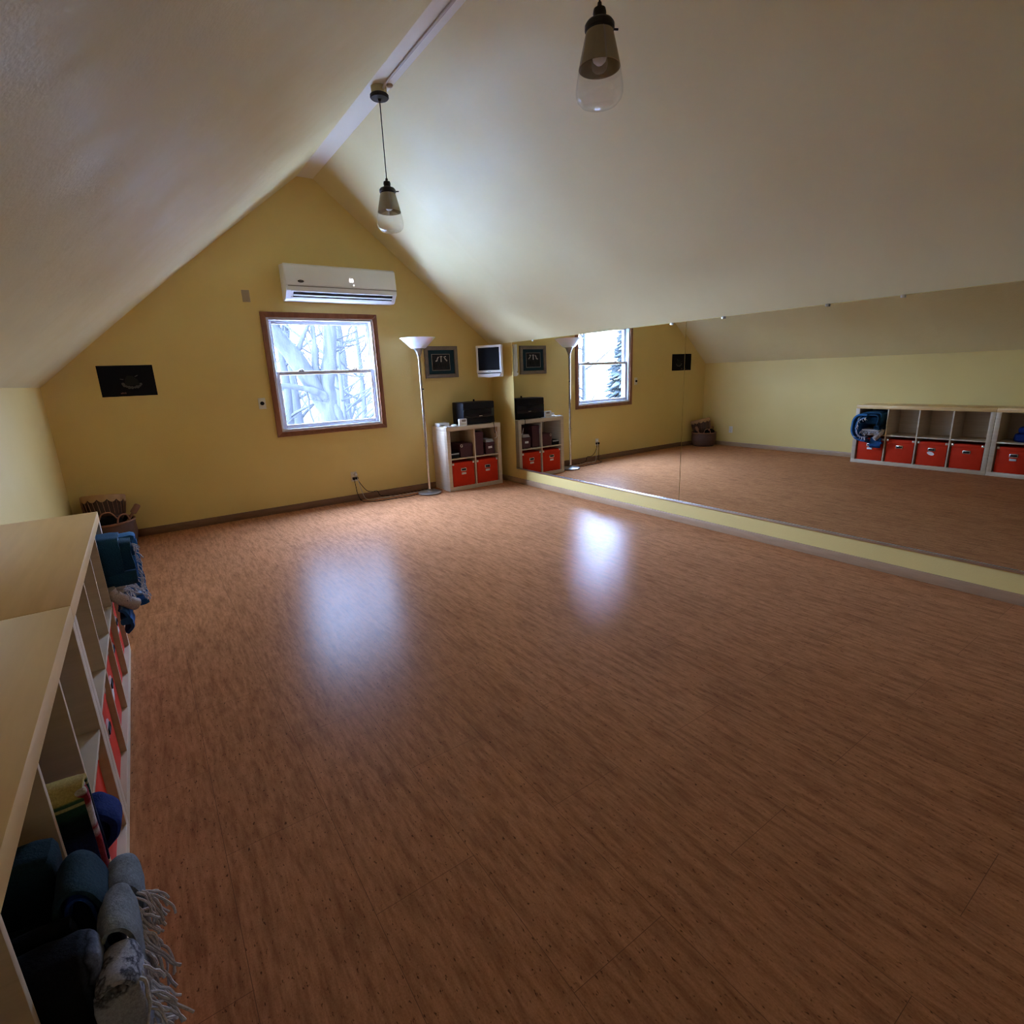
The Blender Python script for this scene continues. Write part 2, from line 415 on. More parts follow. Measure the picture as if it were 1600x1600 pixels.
# window
def window():
    cx = (wx0+wx1)/2
    root = bpy.data.objects.new('window_1', None); C.objects.link(root); root.location = (cx, 0, wz0); struct(root)
    f = lambda u, v, w: (u, w, v)
    ox0, ox1, oz0, oz1 = -2.762, -1.527, .826, 2.100
    b = MB(); c = .052
    for poly in ([(ox0, oz0), (ox1, oz0), (ox1-c, oz0+c), (ox0+c, oz0+c)], [(ox0, oz1), (ox0+c, oz1-c), (ox1-c, oz1-c), (ox1, oz1)],
                 [(ox0, oz0), (ox0+c, oz0+c), (ox0+c, oz1-c), (ox0, oz1)], [(ox1, oz0), (ox1, oz1), (ox1-c, oz1-c), (ox1-c, oz0+c)]):
        b.prism(poly, f, -.018, 0, .002)
    b.build('window_casing', 'oak_trim', root)
    # outer frame lining the opening
    b = MB(); fr = .028; y0, y1 = -.004, T+.01
    X0, X1, Z0, Z1 = wx0, wx1, wz0, wz1
    for bx in ((X0, X0+fr, Z0, Z1), (X1-fr, X1, Z0, Z1), (X0+fr, X1-fr, Z0, Z0+fr), (X0+fr, X1-fr, Z1-fr, Z1)):
        b.box(bx[0], bx[1], y0, y1, bx[2], bx[3], .003)
    b.build('window_frame', 'vinyl', root)
    zm = 1.487
    def sash(y0, y1, z0, z1, rt, rb, st):
        b = MB(); xa, xb = X0+fr, X1-fr
        b.box(xa, xa+st, y0, y1, z0, z1, .004); b.box(xb-st, xb, y0, y1, z0, z1, .004)
        b.box(xa+st, xb-st, y0, y1, z1-rt, z1, .004); b.box(xa+st, xb-st, y0, y1, z0, z0+rb, .004)
        s = b.build('sash', 'vinyl', root)
        g = MB(); g.box(xa+st-.005, xb-st+.005, (y0+y1)/2-.002, (y0+y1)/2+.002, z0+rb-.005, z1-rt+.005); g.build('pane', 'pane', s, flat_shade=True)
        return s
    sash(.065, .095, zm-.02, Z1-fr, .035, .035, .036)
    low = sash(.025, .057, Z0+fr, zm+.018, .036, .042, .042)
    for x in (-2.42, -1.83):
        b = MB(); b.box(x-.03, x+.03, .018, .05, zm+.018, zm+.026, .002); b.tube([(x-.02, .034, zm+.027), (x+.005, .03, zm+.036), (x+.026, .026, zm+.03)], .006)
        b.build('sash_lock', 'pewter', low)
window()

# mirror wall: panels hung edge to edge
MT, MBm = 1.7615, .196
def mirror(y0, y1, label, yaw):
    root = thing('wall_mirror', label, 'mirror', (-.004, y0, MBm), 'mirror panels along the right wall')
    root.rotation_euler = (0, 0, yaw)
    b = MB(); b.box(-.010, -.004, y0, y1, MBm, MT, .0006, 1)
    b.build('mirror_glass', 'mirror', root, flat_shade=True)
YAW = math.radians(.30)
mirror(-1.829, -.532, 'tall frameless mirror panel nearest the corner shelf and screen', YAW)
mirror(-3.102, -1.833, 'middle frameless mirror panel reflecting the window, between two seams', YAW)
mirror(-6.60, -3.106, 'longest frameless mirror panel, reflecting the long cube shelves', 0)
b = MB(); b.box(-.020, 0, -6.6, -.532, MBm-.008, MBm, .002); b.box(-.020, -.017, -6.6, -.532, MBm-.001, MBm+.008, .001)
tag(b.build('mirror_rail', 'steel', origin=(0, -3.5, MBm-.008)), 'thin metal rail under the wall mirrors', 'rail')
for y, lab in ((-.95, 'small mirror clip above the panel nearest the corner'), (-2.954, 'small mirror clip just left of the tall dark seam'),
               (-3.46, 'small mirror clip just right of the tall dark seam'), (-4.249, 'dark mirror clip third from the seam along the mirror top'), (-4.688, 'bright mirror clip nearest the camera on the mirror top')):
    b = MB(); b.box(-.022, 0, y-.011, y+.011, MT+.0005, MT+.004, .001); b.box(-.0225, -.0185, y-.011, y+.011, MT-.014, MT+.004, .001)
    tag(b.build('mirror_clip', 'steel' if y in (-2.954, -4.688, -.95) else 'pewter', origin=(0, y, MT)), lab, 'clip', 'clips along the mirror top')

# ------------------------------------------------------------------ air conditioner
def ac():
    x0, x1, y0, z0, z1 = -2.515, -1.335, -.215, 2.205, 2.555
    root = thing('air_conditioner', 'white wall air conditioner above the window', 'air conditioner', ((x0+x1)/2, 0, z0))
    fn = lambda u, v, w: (w, u, v)
    body = [(0, z1), (-.05, z1), (-.165, z1-.012), (-.19, z1-.03), (-.205, z0+.12), (-.200, z0+.085), (-.13, z0+.012), (-.10, z0), (0, z0)]
    b = MB(); b.prism(body, fn, x0, x1, .008); b.build('body', 'white_plastic', root)
    # front panel above the seam
    pan = [(-.166, z1-.006), (-.196, z1-.026), (-.213, z0+.14), (-.203, z0+.132), (-.17, z1-.04)]
    b = MB(); b.prism(pan, fn, x0+.004, x1-.004, .003); fp = b.build('front_panel', 'white_plastic', root)
    b = MB(); b.prism([(-.206, z0+.124), (-.2095, z0+.124), (-.2095, z0+.131), (-.206, z0+.131)], fn, x0+.02, x1-.004); b.build('seam_line', 'pewter', root)
    # outlet: dark slot and two vanes on the sloping underside
    A, B = Vector((0, -.200, z0+.085)), Vector((0, -.13, z0+.012)); d = (B-A); nn = Vector((0, -d.z, d.y)).normalized()
    if nn.y > 0: nn = -nn
    def slab(s0, s1, off, th, xa, xb, name, m):
        q = [A+d*s0+nn*off, A+d*s1+nn*off, A+d*s1+nn*(off+th), A+d*s0+nn*(off+th)]
        b = MB(); b.prism([(v.y, v.z) for v in q], fn, xa, xb); return b.build(name, m, root, flat_shade=True)
    slab(.10, .74, -.002, .006, x0+.07, x1-.05, 'air_slot', 'dark')
    slab(.40, .55, .003, .008, x0+.07, x1-.05, 'vane', 'white_plastic')
    slab(.74, .98, .0, .007, x0+.05, x1-.05, 'vane', 'white_plastic')
    slab(.0, .10, .0, .007, x0+.05, x1-.05, 'lip', 'white_plastic')
    # badge and lit display on the panel (front face slopes a little)
    def face(u, v, w): 
        z = v; k = (z-(z0+.14))/((z1-.026)-(z0+.14)); y = -.213+(.017)*k
        return (u, y-.0008-w, z)
    cz = z0+.172; cxb = -2.366
    b = MB(); b.prism([(cxb+.030*math.cos(a*PI/16), cz+.0125*math.sin(a*PI/16)) for a in range(32)], face, 0, .002); bd = b.build('badge', 'art_grey', root); bd['label'] = 'small dark oval badge'
    b = MB()
    for k in range(5): b.tube([Vector(face(cxb-.018+.008*k, cz-.003, .0022)), Vector(face(cxb-.014+.008*k, cz+.004, .0022)), Vector(face(cxb-.011+.008*k, cz-.002, .0022))], .0009, 5)
    b.build('badge_lettering', 'steel', bd)
    dx, dz = -1.845, z0+.205
    tm = text_mesh('10', .052, lambda x, y, z: face(dx+x, dz+y, .0006+z), 'display_digits', 'display', root)
    b = MB(); b.prism([(dx+.022+.006*math.cos(a*PI/8), dz-.045+.005*math.sin(a*PI/8)) for a in range(16)], face, 0, .002); b.build('status_light', 'display', root)
ac()

# wall plates and outlets
def plate(cx, cz, name, label, cat, m, knob=False):
    root = thing(name, label, cat, (cx, 0, cz))
    b = MB(); b.box(cx-.036, cx+.036, -.006, 0, cz-.057, cz+.057, .003); b.build('cover_plate', m, root)
    if knob:
        mx = Matrix.Translation((cx, -.006, cz+.002)) @ Matrix.Rotation(PI/2, 4, 'X')
        b = MB(); b.lathe([(.019, 0), (.019, .010), (.015, .014), (0, .014)], n=20, mx=mx); b.build('knob', 'black_plastic', root)
    else:
        for s in (-1, 1):
            b = MB(); b.lathe([(.003, 0), (.003, .001), (0, .0014)], n=10, mx=Matrix.Translation((cx, -.006, cz+s*.04)) @ Matrix.Rotation(PI/2, 4, 'X')); b.build('screw', 'pewter', root)
plate(-2.862, 2.243, 'blank_plate', 'plain tan cover plate on the yellow wall left of the air conditioner', 'wall plate', 'tan_plate')
plate(-2.865, 1.190, 'dimmer_switch', 'cream wall plate with a round black knob left of the window', 'switch', 'cream_plastic', True)
def outlet(loc, rot, name, label):
    root = thing(name, label, 'outlet', loc); root.rotation_euler = (0, 0, rot)
    x, y, z = loc
    b = MB(); b.box(x-.036, x+.036, y-.006, y, z-.057, z+.057, .003); b.build('cover_plate', 'cream_plastic', root)
    for s in (-1, 1):
        b = MB(); b.box(x-.016, x+.016, y-.009, y-.005, z+s*.024-.014, z+s*.024+.014, .003); r = b.build('receptacle', 'cream_plastic', root)
        b = MB()
        for sx in (-.006, .006): b.box(x+sx-.0012, x+sx+.0012, y-.0096, y-.0085, z+s*.024-.004, z+s*.024+.006)
        b.build('slot', 'dark', r)
outlet((-1.99, 0, .29), 0, 'wall_outlet', 'cream outlet with two plugs low on the yellow wall beneath the window')
outlet((-W, -.59, .285), PI/2, 'wall_outlet', 'cream outlet on the left wall, seen only in the mirror')

# ------------------------------------------------------------------ pictures
def poster():
    x0, x1, z0, z1 = -4.187, -3.763, 1.328, 1.602
    root = thing('poster', 'black poster with a faint pale figure, left end of the yellow wall', 'poster', ((x0+x1)/2, 0, z0))
    b = MB(); b.box(x0, x1, -.004, .002, z0, z1, .0006, 1); b.build('poster_sheet', 'poster', root, flat_shade=True)
    cx, cz = -3.945, 1.455; pt = lambda u, v: (cx+u, -.0045, cz+v)
    for k in range(9):
        b = MB(); a = -PI*.92+k*PI*.80/8; r = .062
        b.lathe([(0, -.002), (.013+.003*math.sin(k*2.3), 0), (0, .0008)], n=10, mx=Matrix.Translation(pt(r*math.cos(a)*1.15, r*math.sin(a)*.75-.005)) @ Matrix.Rotation(PI/2, 4, 'X'))
        b.build('printed_petal', 'art_petal', root)
    for q in ([pt(-.085, .028), pt(-.06, .022)], [pt(.03, .045), pt(.055, .058)]):
        b = MB(); b.tube(q, .0035, 6); b.build('printed_ray', 'art_petal', root)
    b = MB(); b.prism([(cx-.055, cz-.03), (cx+.06, cz-.035), (cx+.05, cz+.015), (cx+.012, cz+.055), (cx-.03, cz+.055), (cx-.05, cz+.02)], lambda u, v, w: (u, w, v), -.0049, -.004); b.build('printed_figure', 'art_grey', root)
    b = MB()
    for k in range(4): b.box(-4.045+.011*k, -4.037+.011*k, -.0049, -.004, 1.350, 1.361+.003*(k % 2))
    b.build('printed_caption', 'art_red', root, flat_shade=True)
poster()
def picture():
    x0, x1, z0, z1 = -.965, -.508, 1.373, 1.753; f = .047
    root = thing('framed_picture', 'brown framed picture with dark teal mat behind the floor lamp', 'picture', ((x0+x1)/2, 0, z0))
    fn = lambda u, v, w: (u, w, v)
    b = MB()
    for poly in ([(x0, z0), (x1, z0), (x1-f, z0+f), (x0+f, z0+f)], [(x0, z1), (x0+f, z1-f), (x1-f, z1-f), (x1, z1)],
                 [(x0, z0), (x0+f, z0+f), (x0+f, z1-f), (x0, z1)], [(x1, z0), (x1, z1), (x1-f, z1-f), (x1-f, z0+f)]): b.prism(poly, fn, -.026, 0, .003)
    b.build('frame', 'frame_brown', root)
    b = MB(); b.box(x0+f, x1-f, -.010, -.004, z0+f, z1-f); b.build('mat_board', 'mat_teal', root, flat_shade=True)
    ax0, ax1, az0, az1 = -.863, -.622, 1.468, 1.655
    b = MB(); b.box(ax0, ax1, -.0115, -.009, az0, az1); art = b.build('art_print', 'art_dark', root, flat_shade=True)
    b = MB(); e = .006
    for q in ((ax0-e, ax1+e, az0-e, az0), (ax0-e, ax1+e, az1, az1+e), (ax0-e, ax0, az0, az1), (ax1, ax1+e, az0, az1)): b.box(q[0], q[1], -.0125, -.009, q[2], q[3])
    b.build('inner_border', 'pewter', root, flat_shade=True)
    b = MB(); cx = (ax0+ax1)/2; zt = az1-.03; P = lambda u, v: (cx+u, -.0125, zt+v)
    b.tube([P(-.075, -.05), P(-.055, -.045), P(-.045, -.015), P(-.03, 0)], .008, 6)
    b.tube([P(-.012, .004), P(.02, .004)], .006, 6); b.tube([P(.003, 0), P(.002, -.06)], .008, 6)
    b.tube([P(.07, .004), P(.045, 0), P(.06, -.025), P(.085, -.05)], .008, 6)
    b.build('printed_dancers', 'art_pale', art)
    b = MB()
    for k in range(7): b.tube([P(-.095+.03*k, -.075), P(-.085+.028*k, -.12-.01*(k % 2))], .004, 5)
    b.build('printed_shadows', 'art_grey', art)
picture()

# ------------------------------------------------------------------ small screen in the corner
def screen():
    root = thing('television', 'small white flat screen hung in the corner beside the mirror', 'television', (-.20, -.29, 1.36))
    root.rotation_euler = (0, 0, -math.radians(62))
    # built facing -y about the root, then turned by the root
    ox, oy, oz = root.location; w, h, t = .36, .385, .05
    Bx = lambda x0, x1, y0, y1, z0, z1: (ox+x0, ox+x1, oy+y0, oy+y1, oz+z0, oz+z1)
    b = MB(); e = .028
    b.box(*Bx(-w/2, w/2, -t/2+.006, t/2, .0, h), .010)
    b.build('case', 'white_plastic', root)
    b = MB()
    for q in ((-w/2, w/2, h-e, h), (-w/2, w/2, .055, .055+e), (-w/2, -w/2+e, .055+e, h-e), (w/2-e, w/2, .055+e, h-e)): b.box(*Bx(q[0], q[1], -t/2-.004, -t/2+.008, q[2], q[3]), .003)
    bz = b.build('bezel', 'white_plastic', root)
    b = MB(); b.box(*Bx(-.022, .022, -t/2-.0052, -t/2-.004, .063, .069)); b.build('badge', 'pewter', bz, flat_shade=True)
    b = MB(); b.box(*Bx(-w/2+e, w/2-e, -t/2+.001, -t/2+.008, .055+e, h-e)); b.build('screen_panel', 'screen', root, flat_shade=True)
    b = MB(); b.box(*Bx(-w/2+.015, w/2-.015, -t/2-.001, -t/2+.01, .043, .051)); b.build('speaker_slot', 'dark', root, flat_shade=True)
    b = MB(); b.prism([(-w/2+.01, .04), (w/2-.01, .04), (w/2-.03, .006), (0, -.006), (-w/2+.03, .006)], lambda u, v, q: (ox+u, oy+q, oz+v), -t/2-.012, t/2-.005, .005); b.build('lower_lip', 'white_plastic', root)
    b = MB(); b.box(*Bx(-.05, .05, t/2, t/2+.02, .12, .26), .003); b.tube([(ox, oy+t/2+.01, oz+.19), (ox+.01, oy+.235, oz+.19)], .014, 10); b.build('wall_bracket', 'pewter', root)
screen()

# ------------------------------------------------------------------ floor lamp with its cords
LX, LY = -1.165, -.285
def lamp():
    root = thing('floor_lamp', 'tall chrome torchiere floor lamp with white bowl beside the window', 'lamp', (LX, LY, 0))
    b = MB(); b.lathe([(0, 0), (.135, 0), (.142, .006), (.142, .016), (.128, .026), (.05, .034), (.024, .040), (.018, .06), (0, .06)], (LX, LY, 0), 48); b.build('base', 'pewter', root)
    b = MB(); b.lathe([(0, .05), (.0155, .05), (.0155, 1.60), (.02, 1.62), (.0175, 1.635), (0, 1.635)], (LX, LY, 0), 24); b.lathe([(.019, .58), (.019, .60)], (LX, LY, 0), 24); b.build('pole', 'chrome', root)
    b = MB(); b.lathe([(0, 1.625), (.02, 1.625), (.024, 1.64), (.05, 1.70), (.068, 1.712), (.07, 1.72), (0, 1.72)], (LX, LY, 0), 32); b.build('neck', 'pewter', root)
    b = MB(); b.lathe([(0, 1.712), (.072, 1.712), (.085, 1.716), (.195, 1.822), (.203, 1.826), (.203, 1.831), (.196, 1.832), (.188, 1.826), (.082, 1.724), (0, 1.72)], (LX, LY, 0), 48); b.build('shade', 'shade', root)
    b = MB(); b.lathe([(0, 1.72), (.02, 1.72), (.024, 1.78), (.02, 1.80), (0, 1.805)], (LX, LY, 0), 16); b.build('bulb', 'white_plastic', root)
    mx = Matrix.Translation((LX+.012, LY-.012, 1.255)) @ Matrix.Rotation(PI/2, 4, 'X')
    b = MB(); b.lathe([(.008, 0), (.008, .010), (.006, .014), (0, .015)], n=12, mx=mx); b.build('switch', 'black_plastic', root)
lamp()
def cord(name, pts, r, m, label, plug):
    root = thing(name, label, 'cord', pts[0])
    b = MB(); b.tube(smooth([Vector(p) for p in pts], 8), r, 8); b.build('wire', m, root)
    x, y, z = pts[0]
    b = MB(); b.box(x-.013, x+.013, y-.012, -.0095, z-.012, z+.016, .004); b.build('plug', plug, root)
cord('lamp_cord', [(-2.0, -.030, .268), (-1.995, -.042, .19), (-1.985, -.05, .09), (-1.96, -.075, .012), (-1.93, -.17, .004), (-1.80, -.24, .004), (-1.6, -.25, .004), (-1.45, -.27, .004), (-1.38, -.25, .004), (LX-.137, LY+.03, .010)],
     .0035, 'black_plastic', 'dark power cord running along the floor to the lamp base', 'black_plastic')
cord('extension_cord', [(-1.972, -.030, .315), (-1.955, -.05, .22), (-1.93, -.055, .10), (-1.90, -.07, .02), (-1.84, -.10, .005), (-1.65, -.11, .005), (-1.45, -.14, .005), (-1.28, -.12, .005), (-1.10, -.10, .005), (-1.0, -.09, .005)],
     .004, 'outside_white', 'pale grey cord trailing from the outlet along the baseboard', 'white_plastic')
cord('appliance_cord', [(-1.966, -.030, .268), (-1.93, -.05, .19), (-1.87, -.05, .11), (-1.80, -.045, .085), (-1.74, -.04, .082)] + [(-1.70, -.05, .02), (-1.55, -.06, .005), (-1.2, -.055, .005), (-1.02, -.05, .005)],
     .0035, 'black_plastic', 'black cord drooping from the outlet against the baseboard', 'black_plastic')

# ------------------------------------------------------------------ pendants and conduit on the ridge
PX = (RX0+RX1)/2
def pendant(y):
    root = thing('pendant_lamp', 'glass pendant lamp hanging near the window wall', 'pendant lamp', (PX, y, 2.458), 'glass pendants under the ridge')
    b = MB(); b.lathe([(0, RZ), (.054, RZ), (.054, RZ-.048), (0, RZ-.048)], (PX, y, 0), 32); b.build('junction_box', 'box_tan', root)
    b = MB(); b.lathe([(0, RZ-.046), (.060, RZ-.046), (.066, RZ-.052), (.066, RZ-.066), (.060, RZ-.072), (.012, RZ-.075), (.008, RZ-.09), (0, RZ-.09)], (PX, y, 0), 32); b.build('canopy', 'black_metal', root)
    b = MB(); b.tube([(PX, y, RZ-.08), (PX, y, 2.80)], .0035, 8); b.build('wire', 'black_plastic', root)
    b = MB(); b.lathe([(0, 2.822), (.008, 2.822), (.010, 2.806), (.024, 2.800), (.027, 2.785), (.024, 2.772), (.026, 2.766), (.052, 2.756), (.060, 2.745), (.060, 2.730), (.056, 2.728), (.056, 2.719), (0, 2.719)], (PX, y, 0), 32); cp = b.build('cap', 'black_metal', root)
    b = MB(); b.tube([(PX+.055, y-.02, 2.738), (PX+.075, y-.03, 2.738)], .004, 8); b.build('thumb_screw', 'black_metal', cp)
    prof = [(.055, 2.724), (.066, 2.68), (.078, 2.63), (.0855, 2.597)]
    low = [(.0855, 2.597), (.094, 2.555), (.0985, 2.525), (.098, 2.505), (.092, 2.487), (.078, 2.472), (.055, 2.463), (.03, 2.459), (0, 2.458)]
    th = .003
    def shell(p): return p+[(max(r-th, 0), z+(th if r < .06 and z < 2.5 else 0)) for r, z in p[::-1]]
    b = MB(); b.lathe(shell(prof)+[prof[0]], (PX, y, 0), 40, cap=False); g = b.build('silvered_glass', 'globe_smoke', root, smooth_ang=50); g['label'] = 'smoky silvered upper half of the glass'
    b = MB(); b.lathe(shell(low)+([low[0]]), (PX, y, 0), 40, cap=False); b.build('clear_glass', 'globe_clear', root, smooth_ang=50)
    b = MB(); b.lathe([(0, 2.719), (.014, 2.719), (.014, 2.69), (.028, 2.66), (.030, 2.64), (.026, 2.622), (.014, 2.611), (0, 2.609)], (PX, y, 0), 24); b.build('bulb', 'white_plastic', root)
    return root
p0 = pendant(-2.03)
dup(p0, (PX, -4.27, 2.458), 'glass pendant lamp hanging nearest the camera, top cut off by the frame')
b = MB(); r = .009
b.tube([(PX+.012, -2.08, RZ-.024), (PX+.012, -2.12, RZ-.014), (PX+.012, -2.18, RZ-.010), (PX+.012, -4.21, RZ-.010)], r, 10)
tag(b.build('conduit', 'conduit', origin=(PX, -3, RZ-.02)), 'thin painted pipe running along the ridge strip between the pendants', 'pipe')
b = MB(); b.lathe([(0, RZ), (.022, RZ), (.020, RZ-.012), (0, RZ-.014)], (PX+.055, -2.10, 0), 16)  # solid disc standing in for the conduit's shadow on the strip
tag(b.build('conduit_shadow', 'conduit', origin=(PX+.055, -2.10, RZ-.014)), 'small round disc standing in for the conduit shadow on the ridge strip beside the far pendant', 'shadow')

# ------------------------------------------------------------------ cube shelves
def cube_shelf(root, ax, a0, n, f0, depth, mats=('shelf', 'shelf_top_warmlit')):
    """shelf with n columns, two rows. ax 'y': columns run towards -y from a0, front at x=f0 facing +x;
       ax 'x': columns run towards +x from a0, front at y=f0 facing -y"""
    o, d, c = .048, .016, .335
    L = 2*o+n*c+(n-1)*d; H = .79
    def put(b, a, bb, h0, h1, dep0=0.0, dep1=depth, bev=.0015):
        if ax == 'y': b.box(f0-dep1, f0-dep0, a0-bb, a0-a, h0, h1, bev)
        else: b.box(a0+a, a0+bb, f0+dep0, f0+dep1, h0, h1, bev)
    b = MB(); put(b, 0, L, H-o, H); b.build('top_panel', mats[1] if ax == 'y' else mats[0], root)
    b = MB(); put(b, 0, L, 0, o); b.build('bottom_panel', mats[0], root)
    for s in (0, L-o):
        b = MB(); put(b, s, s+o, o, H-o); b.build('side_panel', mats[0], root)
    hm = H/2
    for k in range(n):
        s = o+k*(c+d)
        b = MB(); put(b, s, s+c, hm-d/2, hm+d/2, .003); b.build('shelf_board', mats[0], root)
        if k < n-1:
            b = MB(); put(b, s+c, s+c+d, o, H-o, .002); b.build('divider', mats[0], root)
    b = MB(); put(b, o*.5, L-o*.5, o*.5, H-o*.5, depth-.004, depth, 0); b.build('back_panel', mats[0], root)
    return L, o, d, c
A0 = -2.742; SD = W+SF-.004
shA = thing('cube_shelf', 'long pale oak cube shelf at the far end of the left wall', 'shelf', (SF-SD/2, A0-.742, 0), 'long cube shelves along the left wall')
LA, OO, DD, CC = cube_shelf(shA, 'y', A0, 4, SF, SD)
B0 = A0-LA-.003
shB = thing('cube_shelf', 'long pale oak cube shelf nearest the camera, cut off at lower left', 'shelf', (SF-SD/2, B0-.742, 0), 'long cube shelves along the left wall')
cube_shelf(shB, 'y', B0, 4, SF, SD)
cellA = lambda k: A0-OO-k*(CC+DD)      # far edge of column k
cellB = lambda k: B0-OO-k*(CC+DD)
KX0, KY = -.942, -.405                 # corner shelf: left end, front plane
shC = thing('cube_shelf', 'small pale oak cube shelf of four cubbies in the corner by the lamp', 'shelf', (KX0+.39, KY+.19, 0))
cube_shelf(shC, 'x', KX0, 2, KY, .385)
cellC = lambda k: KX0+OO+k*(CC+DD)

# orange lidded boxes: built facing -y about the origin, front bottom centre at the root
def make_bin(sticker):
    root = thing('storage_box', '', 'box', (0, 0, 0))
    w, dp, h, lid = .315, .335, .298, .045
    b = MB(); b.box(-w/2+.003, w/2-.003, .002, dp-.003, 0, h-.004, .003)
    b.build('box_body', 'orange', root)
    b = MB(); b.box(-w/2, w/2, 0, dp, h-lid, h, .004); ld = b.build('lid', 'orange', root)
    for s in (-1, 1):
        b = MB(); x = s*(w/2-.012); b.box(x-.0135, x+.0135, -.0022, .016, h-.026, h+.0015, .003); b.build('metal_corner', 'steel', ld)
    z = h-.092
    b = MB(); b.box(-.040, .040, -.004, .003, z-.020, z+.020, .006); b.build('handle_rim', 'steel', root)
    b = MB(); b.box(-.030, .030, -.0052, -.0035, z-.011, z+.011, .004); b.build('handle_hole', 'dark', root)
    if sticker == 'label':
        b = MB(); b.box(-.032, .032, -.004, .003, z-.062, z-.034, .002); lb = b.build('label_holder', 'steel', root)
        b = MB(); b.box(-.027, .027, -.0048, -.0038, z-.058, z-.038); b.build('label_card', 'paper', lb, flat_shade=True)
    elif sticker == 'slant':
        b = MB(); b.add(_ell(.040, .022), Matrix.Translation((.004, 0, z-.05)) @ Matrix.Rotation(math.radians(-18), 4, 'Y')); b.build('sticker', 'paper', root)
    return root
def _ell(a, c):
    t = bmesh.new(); n = 20
    A = [t.verts.new((a*math.cos(2*PI*k/n), -.0005, c*math.sin(2*PI*k/n))) for k in range(n)]; B = [t.verts.new((a*math.cos(2*PI*k/n), .003, c*math.sin(2*PI*k/n))) for k in range(n)]
    t.faces.new(A); t.faces.new(B[::-1])
    for k in range(n): t.faces.new((A[k], B[k], B[(k+1) % n], A[(k+1) % n]))
    bmesh.ops.recalc_face_normals(t, faces=t.faces); return t
binL, binP, binS = make_bin('label'), make_bin('plain'), make_bin('slant')
BG = 'orange lidded storage boxes'
zb = OO+.0005
def setbin(proto, first, loc, rot, label):
    if first: r = proto; r.location = loc; r['label'] = label; r['group'] = BG
    else: r = dup(proto, loc, label, BG)
    r.rotation_euler = (0, 0, rot); return r
yA = lambda k: cellA(k)-CC/2; yB = lambda k: cellB(k)-CC/2
FX = SF-.018
setbin(binL, True, (FX, yA(0), zb), PI/2, 'orange lidded box under the bundled blue blankets in the far long shelf')
setbin(binP, True, (FX-.004, yA(1)+.002, zb), PI/2, 'orange lidded box second from the blue blanket end of the far long shelf')
setbin(binS, True, (FX-.002, yA(2), zb), PI/2, 'orange lidded box with a slanted white sticker under its handle')
setbin(binP, False, (FX, yA(3)-.002, zb), PI/2, 'orange lidded box at the near end of the far long shelf, beside the shelf join')
setbin(binL, False, (FX-.003, yB(0), zb), PI/2, 'orange lidded box at the far end of the near long shelf, beside the shelf join')
setbin(binL, False, (FX, yB(1), zb), PI/2, 'orange lidded box under the yellow green and blue striped blanket')
setbin(binP, False, (FX-.003, yB(2), zb), PI/2, 'orange lidded box mostly hidden under the pale grey fringed blanket')
setbin(binL, False, (cellC(0)+CC/2, KY+.014, zb), 0, 'orange lidded box in the lower left cubby of the small corner shelf')
setbin(binL, False, (cellC(1)+CC/2, KY+.012, zb), 0, 'orange lidded box in the lower right cubby of the small corner shelf')

# ------------------------------------------------------------------ contents of the corner shelf
zs = .395+.008     # upper cubby floor
def small_box(x0, x1, z1, y0, dpth, name, label, card=None, ring=False, z0=zs, lidh=.03, m='burgundy'):
    root = thing(name, label, 'box', ((x0+x1)/2, y0+dpth/2, z0))
    b = MB(); b.box(x0+.002, x1-.002, y0+.002, y0+dpth, z0, z1-.002, .002); b.build('box_body', m, root)
    b = MB(); b.box(x0, x1, y0, y0+dpth+.002, z1-lidh, z1, .003); b.build('lid', m, root)
    if card:
        cx, cz = card; b = MB(); b.box(cx-.03, cx+.03, y0-.002, y0+.003, cz-.014, cz+.014, .002); b.build('label_card', 'paper', root)
    if ring:
        cx, cz = ring; b = MB(); b.lathe([(.012, 0), (.018, .001), (.018, .003), (.012, .004), (.012, 0)], n=18, cap=False, mx=Matrix.Translation((cx, y0+.001, cz)) @ Matrix.Rotation(PI/2, 4, 'X')); b.build('grommet', 'steel', root)
    return root
c0, c1 = cellC(0), cellC(1)
small_box(c0+.145, c0+.325, zs+.17, KY+.03, .25, 'document_box', 'burgundy box with a metal ring in the upper left corner cubby', ring=(c0+.165, zs+.145))
r = thing('disc_player', 'low black device with a grey strip in the upper left corner cubby', 'electronics', (c0+.07, KY+.15, zs))
b = MB(); b.box(c0+.012, c0+.132, KY+.035, KY+.25, zs, zs+.065, .004); b.build('case', 'black_plastic', r)
b = MB(); b.box(c0+.018, c0+.126, KY+.033, KY+.04, zs+.045, zs+.062, .001); b.build('grey_strip', 'grey_paper', r)
small_box(c1+.010, c1+.135, zs+.295, KY+.03, .26, 'magazine_file', 'tall burgundy file box in the upper right corner cubby', lidh=.05)
small_box(c1+.165, c1+.300, zs+.150, KY+.028, .24, 'document_box', 'small burgundy box with a white label under the grey folded papers', card=(c1+.232, zs+.085))
r = thing('paper_stack', 'folded grey papers lying on the small burgundy box', 'papers', (c1+.235, KY+.12, zs+.150))
for k in range(3):
    b = MB(); b.box(c1+.172+.004*k, c1+.292-.003*k, KY+.034+.004*k, KY+.24, zs+.1505+.0125*k, zs+.162+.0125*k, .003); b.build('folded_sheet', 'grey_paper', r)
